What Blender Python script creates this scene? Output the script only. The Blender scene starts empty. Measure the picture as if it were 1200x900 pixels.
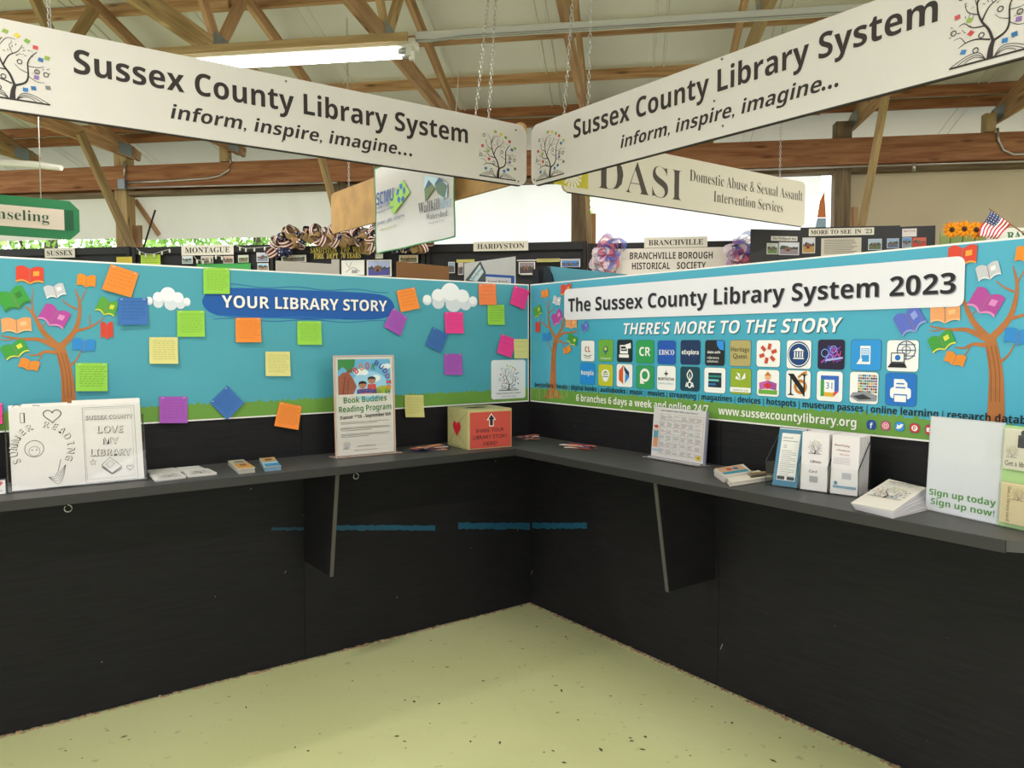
import bpy, bmesh, math, random
from mathutils import Vector, Matrix
from mathutils.geometry import tessellate_polygon
random.seed(7)
SC = bpy.context.scene
COL = SC.collection
# ------------------------------------------------------------------ camera
F, PITCH, YAW, ROLL = 907.0, math.radians(3.18), math.radians(53.74), -0.0009
CAM = Vector((-2.43, -3.156, 1.37))
_fw = Vector((math.cos(YAW)*math.cos(PITCH), math.sin(YAW)*math.cos(PITCH), -math.sin(PITCH)))
_r0 = Vector((math.sin(YAW), -math.cos(YAW), 0)); _u0 = _r0.cross(_fw)
_rt = _r0*math.cos(ROLL) + _u0*math.sin(ROLL); _up = _u0*math.cos(ROLL) - _r0*math.sin(ROLL)
cd = bpy.data.cameras.new('camera'); cam = bpy.data.objects.new('camera', cd); COL.objects.link(cam)
cd.sensor_width = 36; cd.lens = F/1200*36; cd.clip_start = 0.05; cd.clip_end = 400
cam.matrix_world = Matrix(((_rt.x, _up.x, -_fw.x, CAM.x), (_rt.y, _up.y, -_fw.y, CAM.y), (_rt.z, _up.z, -_fw.z, CAM.z), (0, 0, 0, 1)))
SC.camera = cam
# ------------------------------------------------------------------ sky, light, exposure
w = bpy.data.worlds.new('sky'); SC.world = w; w.use_nodes = True
nt = w.node_tree; bg = nt.nodes['Background']
tc = nt.nodes.new('ShaderNodeTexCoord'); sp = nt.nodes.new('ShaderNodeSeparateXYZ'); rp = nt.nodes.new('ShaderNodeValToRGB')
nt.links.new(tc.outputs['Generated'], sp.inputs[0]); nt.links.new(sp.outputs[2], rp.inputs[0]); nt.links.new(rp.outputs[0], bg.inputs[0])
rp.color_ramp.elements[0].color = (1.0, 1.0, 0.98, 1); rp.color_ramp.elements[0].position = 0.0
rp.color_ramp.elements[1].color = (0.82, 0.91, 1.0, 1); rp.color_ramp.elements[1].position = 0.9
bg.inputs[1].default_value = 3.9
SC.view_settings.view_transform = 'Standard'; SC.view_settings.look = 'None'; SC.view_settings.gamma = 1
SC.view_settings.use_curve_mapping = False; SC.view_settings.exposure = -0.42
V = Vector((math.sqrt(.5), math.sqrt(.5), 0)); U = Vector((V.y, -V.x, 0)); Z = Vector((0, 0, 1))
def B(u, v, z): return Vector((CAM.x, CAM.y, 0)) + U*u + V*v + Z*z      # building frame: u along the eave, v away
def area(name, loc, size, power, col, look):
    l = bpy.data.lights.new(name, 'AREA'); l.shape = 'RECTANGLE'; l.size, l.size_y = size; l.energy = power; l.color = col
    o = bpy.data.objects.new(name, l); COL.objects.link(o); o.location = loc
    o.rotation_euler = (Vector(look)-Vector(loc)).to_track_quat('-Z', 'Y').to_euler(); return o
# added fill lights under the roof, without fixtures, brightening the floor and the background
for u_, v_, pw in ((-1.6, 0.9, 75), (1.6, 0.9, 75), (-4.2, 0.9, 75), (-3.6, 5.35, 45), (-.3, 5.35, 45), (2.6, 5.35, 45)):
    p = B(u_, v_, 3.2); area('fill_light', p, (1.2, .15), pw, (1, .95, .89), p - Z)
# ------------------------------------------------------------------ helpers
def lin(h):
    if isinstance(h, str):
        h = h.lstrip('#'); c = [int(h[i:i+2], 16)/255 for i in (0, 2, 4)]
    else: c = h
    return tuple(x/12.92 if x <= .04045 else ((x+.055)/1.055)**2.4 for x in c) + (1,)
_m = {}
def mat(h, rough=.6, **k):
    key = (h, rough, tuple(sorted(k.items())))
    if key in _m: return _m[key]
    m = bpy.data.materials.new('paint_' + str(h).strip('#')); m.use_nodes = True
    b = m.node_tree.nodes['Principled BSDF']
    b.inputs['Base Color'].default_value = lin(h); b.inputs['Roughness'].default_value = rough
    b.inputs['Metallic'].default_value = k.get('metal', 0)
    b.inputs['Specular IOR Level'].default_value = k.get('spec', .4)
    if k.get('alpha') is not None: b.inputs['Alpha'].default_value = k['alpha']
    n = m.node_tree
    if k.get('noise'):
        t = n.nodes.new('ShaderNodeTexCoord'); no = n.nodes.new('ShaderNodeTexNoise'); no.inputs['Scale'].default_value = k.get('nscale', 6)
        no.inputs['Detail'].default_value = 6
        mx = n.nodes.new('ShaderNodeMixRGB'); mx.blend_type = 'MULTIPLY'; mx.inputs[1].default_value = lin(h); mx.inputs[0].default_value = 1
        r = n.nodes.new('ShaderNodeMapRange'); r.inputs['From Min'].default_value = .3; r.inputs['From Max'].default_value = .7
        r.inputs['To Min'].default_value = 1-k['noise']; r.inputs['To Max'].default_value = 1+k['noise']*.3
        n.links.new(t.outputs['Object'], no.inputs['Vector']); n.links.new(no.outputs[0], r.inputs[0]); n.links.new(r.outputs[0], mx.inputs[2])
        n.links.new(mx.outputs[0], b.inputs['Base Color'])
    if k.get('bump'):
        t = n.nodes.new('ShaderNodeTexCoord'); no = n.nodes.new('ShaderNodeTexNoise'); no.inputs['Scale'].default_value = k.get('bscale', 3)
        bu = n.nodes.new('ShaderNodeBump'); bu.inputs['Strength'].default_value = k['bump']; bu.inputs['Distance'].default_value = k.get('bdist', .02)
        n.links.new(t.outputs['Object'], no.inputs['Vector']); n.links.new(no.outputs[0], bu.inputs['Height']); n.links.new(bu.outputs[0], b.inputs['Normal'])
    _m[key] = m; return m
def wood(name, c1, c2, knots=True, var=.25):
    m = bpy.data.materials.new(name); m.use_nodes = True; n = m.node_tree; b = n.nodes['Principled BSDF']; b.inputs['Roughness'].default_value = .75
    b.inputs['Specular IOR Level'].default_value = .2
    t = n.nodes.new('ShaderNodeTexCoord'); oi = n.nodes.new('ShaderNodeObjectInfo')
    ad = n.nodes.new('ShaderNodeVectorMath'); ad.operation = 'MULTIPLY_ADD'; ad.inputs[1].default_value = (1, 1, 1)
    sc = n.nodes.new('ShaderNodeVectorMath'); sc.operation = 'SCALE'; sc.inputs[0].default_value = (37, 11, 5)
    n.links.new(oi.outputs['Random'], sc.inputs['Scale']); n.links.new(t.outputs['Object'], ad.inputs[0]); n.links.new(sc.outputs[0], ad.inputs[2])
    mp = n.nodes.new('ShaderNodeMapping'); mp.inputs['Scale'].default_value = (1.6, 22, 22); n.links.new(ad.outputs[0], mp.inputs[0])
    no = n.nodes.new('ShaderNodeTexNoise'); no.inputs['Scale'].default_value = 1.3; no.inputs['Detail'].default_value = 7; no.inputs['Distortion'].default_value = .8
    n.links.new(mp.outputs[0], no.inputs['Vector'])
    r = n.nodes.new('ShaderNodeValToRGB'); r.color_ramp.elements[0].color = lin(c1); r.color_ramp.elements[0].position = .34
    r.color_ramp.elements[1].color = lin(c2); r.color_ramp.elements[1].position = .66; n.links.new(no.outputs[0], r.inputs[0])
    mp2 = n.nodes.new('ShaderNodeMapping'); mp2.inputs['Scale'].default_value = (2.2, 9, 9); n.links.new(ad.outputs[0], mp2.inputs[0])
    vo = n.nodes.new('ShaderNodeTexVoronoi'); vo.inputs['Scale'].default_value = 1.0; n.links.new(mp2.outputs[0], vo.inputs['Vector'])
    mr = n.nodes.new('ShaderNodeMapRange'); mr.inputs['From Min'].default_value = .05; mr.inputs['From Max'].default_value = .16
    mr.inputs['To Min'].default_value = .45 if knots else 1; mr.inputs['To Max'].default_value = 1; n.links.new(vo.outputs['Distance'], mr.inputs[0])
    vr = n.nodes.new('ShaderNodeMapRange'); vr.inputs['To Min'].default_value = 1-var; vr.inputs['To Max'].default_value = 1+var*.4; n.links.new(oi.outputs['Random'], vr.inputs[0])
    ml = n.nodes.new('ShaderNodeMath'); ml.operation = 'MULTIPLY'; n.links.new(mr.outputs[0], ml.inputs[0]); n.links.new(vr.outputs[0], ml.inputs[1])
    mx = n.nodes.new('ShaderNodeMixRGB'); mx.blend_type = 'MULTIPLY'; mx.inputs[0].default_value = 1
    n.links.new(r.outputs[0], mx.inputs[1]); n.links.new(ml.outputs[0], mx.inputs[2]); n.links.new(mx.outputs[0], b.inputs['Base Color'])
    bu = n.nodes.new('ShaderNodeBump'); bu.inputs['Strength'].default_value = .3; bu.inputs['Distance'].default_value = .004
    n.links.new(no.outputs[0], bu.inputs['Height']); n.links.new(bu.outputs[0], b.inputs['Normal'])
    return m
WOOD = wood('pine_lumber', '#a27c55', '#cba67e'); WOODRED = wood('girder_lumber', '#8f5d40', '#b5825b', True, .12)
WOODDK = wood('weathered_post', '#6a5a45', '#8c7a60', False); WOODPALE = wood('treated_pine', '#a2885c', '#c2a77a')
def acrylic():
    m = bpy.data.materials.new('clear_acrylic'); m.use_nodes = True; n = m.node_tree; n.nodes.clear()
    o = n.nodes.new('ShaderNodeOutputMaterial'); g = n.nodes.new('ShaderNodeBsdfGlossy'); g.inputs['Roughness'].default_value = .03
    t = n.nodes.new('ShaderNodeBsdfTransparent'); t.inputs[0].default_value = (.98, .985, .985, 1)
    fr = n.nodes.new('ShaderNodeFresnel'); fr.inputs[0].default_value = 1.49; mx = n.nodes.new('ShaderNodeMixShader')
    ge = n.nodes.new('ShaderNodeNewGeometry'); iv = n.nodes.new('ShaderNodeMath'); iv.operation = 'SUBTRACT'; iv.inputs[0].default_value = 1; n.links.new(ge.outputs['Backfacing'], iv.inputs[1])
    mu = n.nodes.new('ShaderNodeMath'); mu.operation = 'MULTIPLY'; n.links.new(fr.outputs[0], mu.inputs[0]); n.links.new(iv.outputs[0], mu.inputs[1])   # outer faces reflect, the inner faces of the thin sheet do not
    n.links.new(mu.outputs[0], mx.inputs[0]); n.links.new(t.outputs[0], mx.inputs[1]); n.links.new(g.outputs[0], mx.inputs[2]); n.links.new(mx.outputs[0], o.inputs[0]); return m
ACR = acrylic()
def tag(o, label=None, cat=None, group=None, kind=None):
    if label: o['label'] = label
    if cat: o['category'] = cat
    if group: o['group'] = group
    if kind: o['kind'] = kind
    return o
_W = {}
def setp(o, M, parent):
    _W[o.name] = M.copy()
    if parent is not None:
        o.parent = parent; o.matrix_parent_inverse = _W[parent.name].inverted()
    o.matrix_basis = M
def thing(name, loc, label=None, cat=None, group=None, kind=None):
    o = bpy.data.objects.new(name, None); COL.objects.link(o); o.empty_display_size = .1
    setp(o, Matrix.Translation(Vector(loc)), None); return tag(o, label, cat, group, kind)
def mk(name, vs, fs, mats, parent=None, M=None, fm=None, smooth=False):
    """one mesh object; without M the vertices are world positions and get recentred"""
    vs = [Vector(v) for v in vs]
    if M is None:
        c = sum(vs, Vector())/max(1, len(vs)); vs = [v-c for v in vs]; M = Matrix.Translation(c)
    me = bpy.data.meshes.new(name); me.from_pydata([tuple(v) for v in vs], [], fs)
    if not isinstance(mats, (list, tuple)): mats = [mats]
    for m in mats: me.materials.append(m)
    if fm: me.polygons.foreach_set('material_index', fm)
    if smooth: me.polygons.foreach_set('use_smooth', [True]*len(me.polygons))
    me.update(); o = bpy.data.objects.new(name, me); COL.objects.link(o); setp(o, M, parent); return o
BOXF = [(0, 3, 2, 1), (4, 5, 6, 7), (0, 1, 5, 4), (1, 2, 6, 5), (2, 3, 7, 6), (3, 0, 4, 7)]
def boxv(x0, x1, y0, y1, z0, z1): return [(x0, y0, z0), (x1, y0, z0), (x1, y1, z0), (x0, y1, z0), (x0, y0, z1), (x1, y0, z1), (x1, y1, z1), (x0, y1, z1)]
def box(name, a, b, m, parent=None): return mk(name, boxv(a[0], b[0], a[1], b[1], a[2], b[2]), BOXF, m, parent)
def beam(name, p0, p1, wd, ht, m, parent=None, up=Z, cut=.004):
    """timber from p0 to p1, wd wide, ht high, arrises eased"""
    p0, p1 = Vector(p0), Vector(p1); x = (p1-p0); L = x.length; x.normalize(); y = Vector(up).cross(x).normalized(); z = x.cross(y)
    pr = [(-wd/2+cut, -ht/2), (wd/2-cut, -ht/2), (wd/2, -ht/2+cut), (wd/2, ht/2-cut), (wd/2-cut, ht/2), (-wd/2+cut, ht/2), (-wd/2, ht/2-cut), (-wd/2, -ht/2+cut)]
    vs = [(-L/2, a, b) for a, b in pr] + [(L/2, a, b) for a, b in pr]
    fs = [tuple(range(7, -1, -1)), tuple(range(8, 16))] + [(i, (i+1) % 8, (i+1) % 8+8, i+8) for i in range(8)]
    c = (p0+p1)/2; M = Matrix(((x.x, y.x, z.x, c.x), (x.y, y.y, z.y, c.y), (x.z, y.z, z.z, c.z), (0, 0, 0, 1)))
    return mk(name, vs, fs, m, parent, M)
def tubegeo(pts, r, n=8, closed=False):
    pts = [Vector(p) for p in pts]; vs = []; fs = []; k = len(pts)
    for i, p in enumerate(pts):
        a = pts[(i-1) % k] if (closed or i > 0) else pts[0]; b = pts[(i+1) % k] if (closed or i < k-1) else pts[-1]
        d = (b-a).normalized(); s = d.cross(Z) if abs(d.z) < .95 else d.cross(Vector((1, 0, 0))); s.normalize(); t = d.cross(s)
        rr = r[i] if isinstance(r, (list, tuple)) else r
        for j in range(n):
            an = 2*math.pi*j/n; vs.append(p + s*math.cos(an)*rr + t*math.sin(an)*rr)
    for i in range(k if closed else k-1):
        for j in range(n):
            a = i*n+j; b = i*n+(j+1) % n; c = ((i+1) % k)*n+(j+1) % n; d = ((i+1) % k)*n+j; fs.append((a, b, c, d))
    if not closed: fs += [tuple(range(n-1, -1, -1)), tuple(range((k-1)*n, k*n))]
    return vs, fs
def tube(name, pts, r, m, parent=None, n=8): vs, fs = tubegeo(pts, r, n); return mk(name, vs, fs, m, parent, smooth=True)
def ray(x, y): return _fw*F + _rt*(x-600) - _up*(y-450)
class Plane:
    def __init__(s, o, r, u): s.o = Vector(o); s.r = Vector(r).normalized(); s.u = Vector(u).normalized(); s.n = s.r.cross(s.u).normalized()
    def w(s, a, b, n=0): return s.o + s.r*a + s.u*b + s.n*n
    def px(s, x, y):
        d = ray(x, y); t = (s.o-CAM).dot(s.n)/d.dot(s.n); q = CAM + d*t - s.o; return (q.dot(s.r), q.dot(s.u))
    def pw(s, x, y, n=0): return s.w(*s.px(x, y), n)
LW = Plane((0, 0, 0), (1, 0, 0), Z)          # left booth wall face, normal -Y
RW = Plane((0, 0, 0), (0, -1, 0), Z)         # right booth wall face, normal -X
def VP(v): return Plane(B(0, v, 0), U, Z)    # parallel to the barn's eave wall
def onz(x, y, z): d = ray(x, y); t = (z-CAM.z)/d.z; return CAM + d*t
# ---- lettering
def _map(s, a, b, d):
    o = ''
    for c in s:
        if 'A' <= c <= 'Z': o += chr(a+ord(c)-65)
        elif 'a' <= c <= 'z': o += chr(b+ord(c)-97)
        elif '0' <= c <= '9' and d: o += chr(d+ord(c)-48)
        else: o += c
    return o
ST = {'b': (0x1D5D4, 0x1D5EE, 0x1D7EC), 's': (0x1D400, 0x1D41A, 0x1D7CE)}     # bold sans and bold serif; 'n' is the plain built-in face
_T = {}
TSC = bpy.data.scenes.new('type_setting')     # scratch scene for turning type into outlines, removed at the end
def textgeo(s, st='b', off=0.0):
    k = (s, st, off)
    if k in _T: return _T[k]
    c = bpy.data.curves.new('t', 'FONT'); c.body = _map(s, *ST[st]) if st in ST else s; c.size = 1; c.offset = off; c.resolution_u = 3
    o = bpy.data.objects.new('t', c); TSC.collection.objects.link(o); TSC.view_layers[0].update()
    dg = TSC.view_layers[0].depsgraph; me = bpy.data.meshes.new_from_object(o.evaluated_get(dg))
    vs = [(v.co.x, v.co.y) for v in me.vertices]; fs = [tuple(p.vertices) for p in me.polygons]
    bpy.data.objects.remove(o); bpy.data.curves.remove(c); bpy.data.meshes.remove(me)
    if not vs: vs = [(0, 0), (1, 0), (0, 0.001)]; fs = [(0, 1, 2)]
    x0 = min(v[0] for v in vs); x1 = max(v[0] for v in vs); _T[k] = ([(v[0]-x0, v[1]) for v in vs], fs, x1-x0); return _T[k]
class Art:
    """flat print or cut sheet laid on a plane; one mesh with several paints"""
    def __init__(s, pl, base=.002): s.pl = pl; s.base = base; s.vs = []; s.fs = []; s.fm = []; s.mats = []; s.lay = 0
    def mi(s, m):
        if isinstance(m, str): m = mat(m)
        if m not in s.mats: s.mats.append(m)
        return s.mats.index(m)
    def raw(s, pts, fs, m, lay=None):
        lay = s.lay if lay is None else lay; b = len(s.vs); i = s.mi(m)
        s.nc = getattr(s, 'nc', 0)+1; e = s.base+lay*.0004+s.nc*4e-6; s.vs += [s.pl.w(p[0], p[1], e) for p in pts]; s.fs += [tuple(b+k for k in f) for f in fs]; s.fm += [i]*len(fs)
    def poly(s, pts, m, lay=None):
        t = tessellate_polygon([[Vector((p[0], p[1], 0)) for p in pts]]); s.raw(pts, t, m, lay)
    def rect(s, x0, y0, x1, y1, m, lay=None): s.raw([(x0, y0), (x1, y0), (x1, y1), (x0, y1)], [(0, 1, 2, 3)], m, lay)
    def rr(s, x0, y0, x1, y1, r, m, lay=None):
        p = []
        for cx, cy, a in ((x1-r, y1-r, 0), (x0+r, y1-r, 90), (x0+r, y0+r, 180), (x1-r, y0+r, 270)):
            for k in range(6): t = math.radians(a+18*k); p.append((cx+r*math.cos(t), cy+r*math.sin(t)))
        s.raw(p, [tuple(range(len(p)))], m, lay)
    def ell(s, cx, cy, rx, ry, m, lay=None, n=24): s.raw([(cx+rx*math.cos(6.2832*k/n), cy+ry*math.sin(6.2832*k/n)) for k in range(n)], [tuple(range(n))], m, lay)
    def ring(s, cx, cy, r0, r1, m, lay=None, n=24, a0=0, a1=360):
        p = []; f = []
        for k in range(n+1):
            t = math.radians(a0+(a1-a0)*k/n); p += [(cx+r0*math.cos(t), cy+r0*math.sin(t)), (cx+r1*math.cos(t), cy+r1*math.sin(t))]
        for k in range(n): f.append((2*k, 2*k+1, 2*k+3, 2*k+2))
        s.raw(p, f, m, lay)
    def line(s, pts, wd, m, lay=None, smooth=True):
        if smooth and len(pts) > 2:
            q = []
            P = [pts[0]]+list(pts)+[pts[-1]]
            for i in range(1, len(P)-2):
                for k in range(4):
                    t = k/4; a, b, c, d = P[i-1], P[i], P[i+1], P[i+2]
                    q.append(tuple(.5*((2*b[j])+(-a[j]+c[j])*t+(2*a[j]-5*b[j]+4*c[j]-d[j])*t*t+(-a[j]+3*b[j]-3*c[j]+d[j])*t**3) for j in (0, 1)))
            q.append(pts[-1]); pts = q
        n = len(pts); v = []; f = []
        for i, p in enumerate(pts):
            a = pts[max(0, i-1)]; b = pts[min(n-1, i+1)]; dx, dy = b[0]-a[0], b[1]-a[1]; L = math.hypot(dx, dy) or 1
            t = i/(n-1); ww = (wd[0]+(wd[1]-wd[0])*t if isinstance(wd, tuple) else wd)/2
            v += [(p[0]-dy/L*ww, p[1]+dx/L*ww), (p[0]+dy/L*ww, p[1]-dx/L*ww)]
        for i in range(n-1): f.append((2*i, 2*i+1, 2*i+3, 2*i+2))
        s.raw(v, f, m, lay)
    def frame(s, x0, y0, x1, y1, t, m, lay=None):
        s.rect(x0, y0, x1, y0+t, m, lay); s.rect(x0, y1-t, x1, y1, m, lay); s.rect(x0, y0, x0+t, y1, m, lay); s.rect(x1-t, y0, x1, y1, m, lay)
    def text(s, t, p0, p1, m, st='b', h=None, off=0.0, lay=None, yf=1.0, shear=0.0):
        if st in ('bi', 'i'): st = 'b' if st == 'bi' else 'n'; shear = .2
        vs, fs, W = textgeo(t, st, off); dx, dy = p1[0]-p0[0], p1[1]-p0[1]; L = math.hypot(dx, dy); ex = (dx/L, dy/L); ey = (-ex[1], ex[0])
        sx = L/W; sy = sx*yf if h is None else h/.714
        s.raw([(p0[0]+ex[0]*(v[0]+shear*v[1])*sx+ey[0]*v[1]*sy, p0[1]+ex[1]*v[0]*sx+ey[1]*v[1]*sy) for v in vs], fs, m, lay); return sx
    def ctext(s, t, cx, y, h, m, st='b', maxw=None, off=0.0, lay=None):
        W = textgeo(t, st, off)[2]; L = W*h/.714
        if maxw and L > maxw: L = maxw
        s.text(t, (cx-L/2, y), (cx+L/2, y), m, st, h, off, lay)
    def arc(s, t, cx, cy, r, a0, a1, h, m, st='b', off=0.0, lay=None):
        n = len(t)
        for i, c in enumerate(t):
            if c == ' ': continue
            a = math.radians(a0+(a1-a0)*i/(n-1)); ex = (math.sin(a), -math.cos(a)); W = textgeo(c, st, off)[2]*h/.714
            px, py = cx+r*math.cos(a), cy+r*math.sin(a)
            s.text(c, (px-ex[0]*W/2, py-ex[1]*W/2), (px+ex[0]*W/2, py+ex[1]*W/2), m, st, h, off, lay)
    def build(s, name, parent=None): return mk(name, s.vs, s.fs, s.mats, parent, fm=s.fm)
def slab(name, pl, pts, n0, n1, m, parent=None):
    n = len(pts); vs = [pl.w(p[0], p[1], n0) for p in pts]+[pl.w(p[0], p[1], n1) for p in pts]
    fs = [tuple(range(n-1, -1, -1)), tuple(range(n, 2*n))]+[(i, (i+1) % n, (i+1) % n+n, i+n) for i in range(n)]
    return mk(name, vs, fs, m, parent)
def rrpts(x0, y0, x1, y1, r, k=5):
    p = []
    for cx, cy, a in ((x1-r, y1-r, 0), (x0+r, y1-r, 90), (x0+r, y0+r, 180), (x1-r, y0+r, 270)):
        for i in range(k): t = math.radians(a+90*i/(k-1)); p.append((cx+r*math.cos(t), cy+r*math.sin(t)))
    return p
BLK = '#1c1a19'; WHT = '#f0eeea'
# ------------------------------------------------------------------ floor and ground
def floor_mat():
    m = bpy.data.materials.new('painted_concrete'); m.use_nodes = True; n = m.node_tree; b = n.nodes['Principled BSDF']; b.inputs['Roughness'].default_value = .55
    t = n.nodes.new('ShaderNodeTexCoord'); no = n.nodes.new('ShaderNodeTexNoise'); no.inputs['Scale'].default_value = 1.1; no.inputs['Detail'].default_value = 8
    n.links.new(t.outputs['Object'], no.inputs['Vector']); r = n.nodes.new('ShaderNodeValToRGB')
    r.color_ramp.elements[0].color = lin('#c6ca92'); r.color_ramp.elements[0].position = .3; r.color_ramp.elements[1].color = lin('#d2d5a2'); r.color_ramp.elements[1].position = .7
    n.links.new(no.outputs[0], r.inputs[0])
    n2 = n.nodes.new('ShaderNodeTexNoise'); n2.inputs['Scale'].default_value = 26; n2.inputs['Detail'].default_value = 3; n.links.new(t.outputs['Object'], n2.inputs['Vector'])
    mr = n.nodes.new('ShaderNodeMapRange'); mr.inputs['From Min'].default_value = .24; mr.inputs['From Max'].default_value = .33; mr.inputs['To Min'].default_value = .72
    n.links.new(n2.outputs[0], mr.inputs[0]); mx = n.nodes.new('ShaderNodeMixRGB'); mx.blend_type = 'MULTIPLY'; mx.inputs[0].default_value = 1
    n.links.new(r.outputs[0], mx.inputs[1]); n.links.new(mr.outputs[0], mx.inputs[2]); n.links.new(mx.outputs[0], b.inputs['Base Color'])
    n3 = n.nodes.new('ShaderNodeTexNoise'); n3.inputs['Scale'].default_value = 9; n3.inputs['Detail'].default_value = 5; n.links.new(t.outputs['Object'], n3.inputs['Vector'])
    bu = n.nodes.new('ShaderNodeBump'); bu.inputs['Strength'].default_value = .25; bu.inputs['Distance'].default_value = .01
    n.links.new(n3.outputs[0], bu.inputs['Height']); n.links.new(bu.outputs[0], b.inputs['Normal']); return m
vs = [B(u, v, z) for z in (-.12, 0) for u, v in ((-11, -7), (11, -7), (11, 8), (-11, 8))]
tag(mk('floor', vs, [(3, 2, 1, 0), (4, 5, 6, 7), (0, 1, 5, 4), (1, 2, 6, 5), (2, 3, 7, 6), (3, 0, 4, 7)], floor_mat()), kind='structure')
g = mk('ground', [B(-60, -60, -.13), B(60, -60, -.13), B(60, 60, -.13), B(-60, 60, -.13)], [(0, 1, 2, 3)], mat('#a39f93', .9, noise=.3, nscale=.8)); tag(g, kind='structure')
# ------------------------------------------------------------------ roof
SL = .25; EV, EZ, RV = 7.75, 3.43, .8          # eave v, underside height there, ridge v
def rz(v): return EZ + SL*(EV-v) if v > RV else EZ + SL*(EV-RV) - SL*(RV-v)
ceil = thing('ceiling', B(0, RV, 0), kind='structure')
SHEET = mat('#dcdcd6', .5, noise=.08, nscale=1.5, bump=.25, bscale=1.2, bdist=.03)
def roof_panel(u0, u1, va, vb):
    """one ribbed sheet of painted metal roofing, with flashing overhang"""
    a = u0; prof = [(a, 0), (a+.04, 0), (a+.046, -.012), (a+.056, -.012), (a+.062, 0), (a+.125, 0), (a+.131, -.012), (a+.141, -.012), (a+.147, 0), (u1, 0)]; vs = []
    for v in (va, vb):
        vs += [B(u, v, rz(v)+.045+z) for u, z in prof]
    k = len(prof); fs = [(i, i+1, k+i+1, k+i) for i in range(k-1)]
    mk('roof_panel', vs, fs, SHEET, ceil)
for i in range(-9, 10):
    u0 = i*.92+.12
    roof_panel(u0, u0+.92, EV+.55, RV); roof_panel(u0, u0+.92, RV, -6.6)
# outer skin keeps the daylight out above the sheets
for va, vb in ((EV+.6, RV), (RV, -6.65)):
    vs = [B(u, v, rz(v)+.09+d) for d in (0, .02) for u, v in ((-8.4, va), (8.9, va), (8.9, vb), (-8.4, vb))]
    mk('roof_deck', vs, BOXF, mat('#7b7b78', .7), ceil)
for i, v in enumerate((7.53, 7.33, 6.81, 6.22, 5.66, 5.06, 4.46, 3.86, 3.26, 2.66, 2.06, 1.46, .9, .3, -.3, -.9, -1.5, -2.1, -2.7, -3.3, -3.9, -4.5, -5.1, -5.7, -6.3)):
    z = rz(v)-.0
    for j, (a, b) in enumerate(((-8.4, -3.05), (-3.25, 1.7), (1.5, 8.9))):
        s = .045 if j == 1 else 0
        beam('purlin', B(a, v+s, z), B(b, v+s, z), .04, .088, WOOD if i > 1 else WOODRED, ceil)
UK = [-5.23+1.203*(k-1) for k in range(-1, 12)]
BC = 3.30
for k, u in zip(range(-1, 12), UK):
    v0 = 7.62
    t = beam('roof_truss', B(u, v0, BC+.06), B(u, 0.9, BC+.06), .04, .135, WOOD if k % 3 else WOODPALE, ceil)
    beam('bottom_chord', B(u, .9, BC+.06), B(u, -6.1, BC+.06), .04, .135, WOOD, t)
    for a, b in ((v0+.1, RV), (RV, -6.2)):
        beam('top_chord', B(u, a, rz(a)-.095), B(u, b, rz(b)-.095), .04, .1, WOOD, t)
    for a, b in ((5.08, 5.45), (5.08, 4.55), (3.3, 2.4), (-1, -1.8), (-3, -1.8)):
        beam('web', B(u, a, BC+.08), B(u, b, rz(b)-.12), .038, .088, WOOD if k % 2 else WOODPALE, t)
    for vv, zz in ((v0-.16, BC+.055), (5.08, BC+.1)):
        for s in (-.0215, .0215):
            a = B(u+s, vv-.1, zz-.05); b = B(u+s, vv+.1, zz+.065)
            vs = [a, B(u+s, vv+.1, zz-.05), b, B(u+s, vv-.1, zz+.065)]
            mk('gusset_plate', vs+[q+U*(.0015 if s > 0 else -.0015) for q in vs], BOXF, mat('#8f979b', .45, metal=.6), t)
# ------------------------------------------------------------------ eave wall: posts, girder, braces, infill
back = thing('wall_back', B(0, 7.6, 0), kind='structure')
beam('girder', B(-8.4, 7.47, 3.075), B(-.36, 7.47, 3.075), .04, .235, WOODRED, back)
beam('girder', B(-.36, 7.465, 3.075), B(8.9, 7.465, 3.07), .04, .235, WOODRED, back)
beam('girder', B(-8.4, 7.72, 3.075), B(8.9, 7.72, 3.075), .04, .235, WOODRED, back)
beam('eave_board', B(-8.4, 7.60, 2.925), B(8.9, 7.60, 2.925), .14, .04, WOODDK, back)
for k in (-1, 1, 3, 5, 7, 9, 11):
    u = UK[k+1]-.09
    beam('post', B(u, 7.59, 0), B(u, 7.59, 3.36), .14, .14, WOODDK if k != 1 else WOODPALE, back, up=U)
    beam('post', B(u+.1, 7.62, 0), B(u+.1, 7.62, 2.6), .04, .12, WOOD, back, up=U)
    du = .24 if k == 1 else .12; beam('knee_brace', B(u+du-.03, 6.66, BC+.02), B(u+du, 7.5, 2.12), .04, .1, WOODPALE, back, up=V)
for k in (2, 4, 6, 8):
    u = UK[k+1]-.09; beam('block', B(u, 7.5, 3.2), B(u, 7.5, 3.36), .09, .09, WOODPALE, back, up=U)
us = UK[7+1]-.02
for a, b in ((us, us+2.44), (us+2.445, us+4.9), (us+4.905, 8.9)):
    beam('wall_board', B(a, 7.66, 2.1), B(b, 7.66, 2.1), .012, 1.7, mat('#cbbd9c', .7, noise=.08, nscale=2), back)
for a, b in ((-8.4, UK[2]-.16), (UK[2]-.02, UK[4]-.16), (UK[4]-.02, UK[6]-.16), (UK[6]-.02, UK[8]-.16), (us, 8.9)):
    beam('lower_siding', B(a, 7.66, .55), B(b, 7.66, .55), .02, 1.1, mat('#c9c5ba', .6), back)
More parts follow.
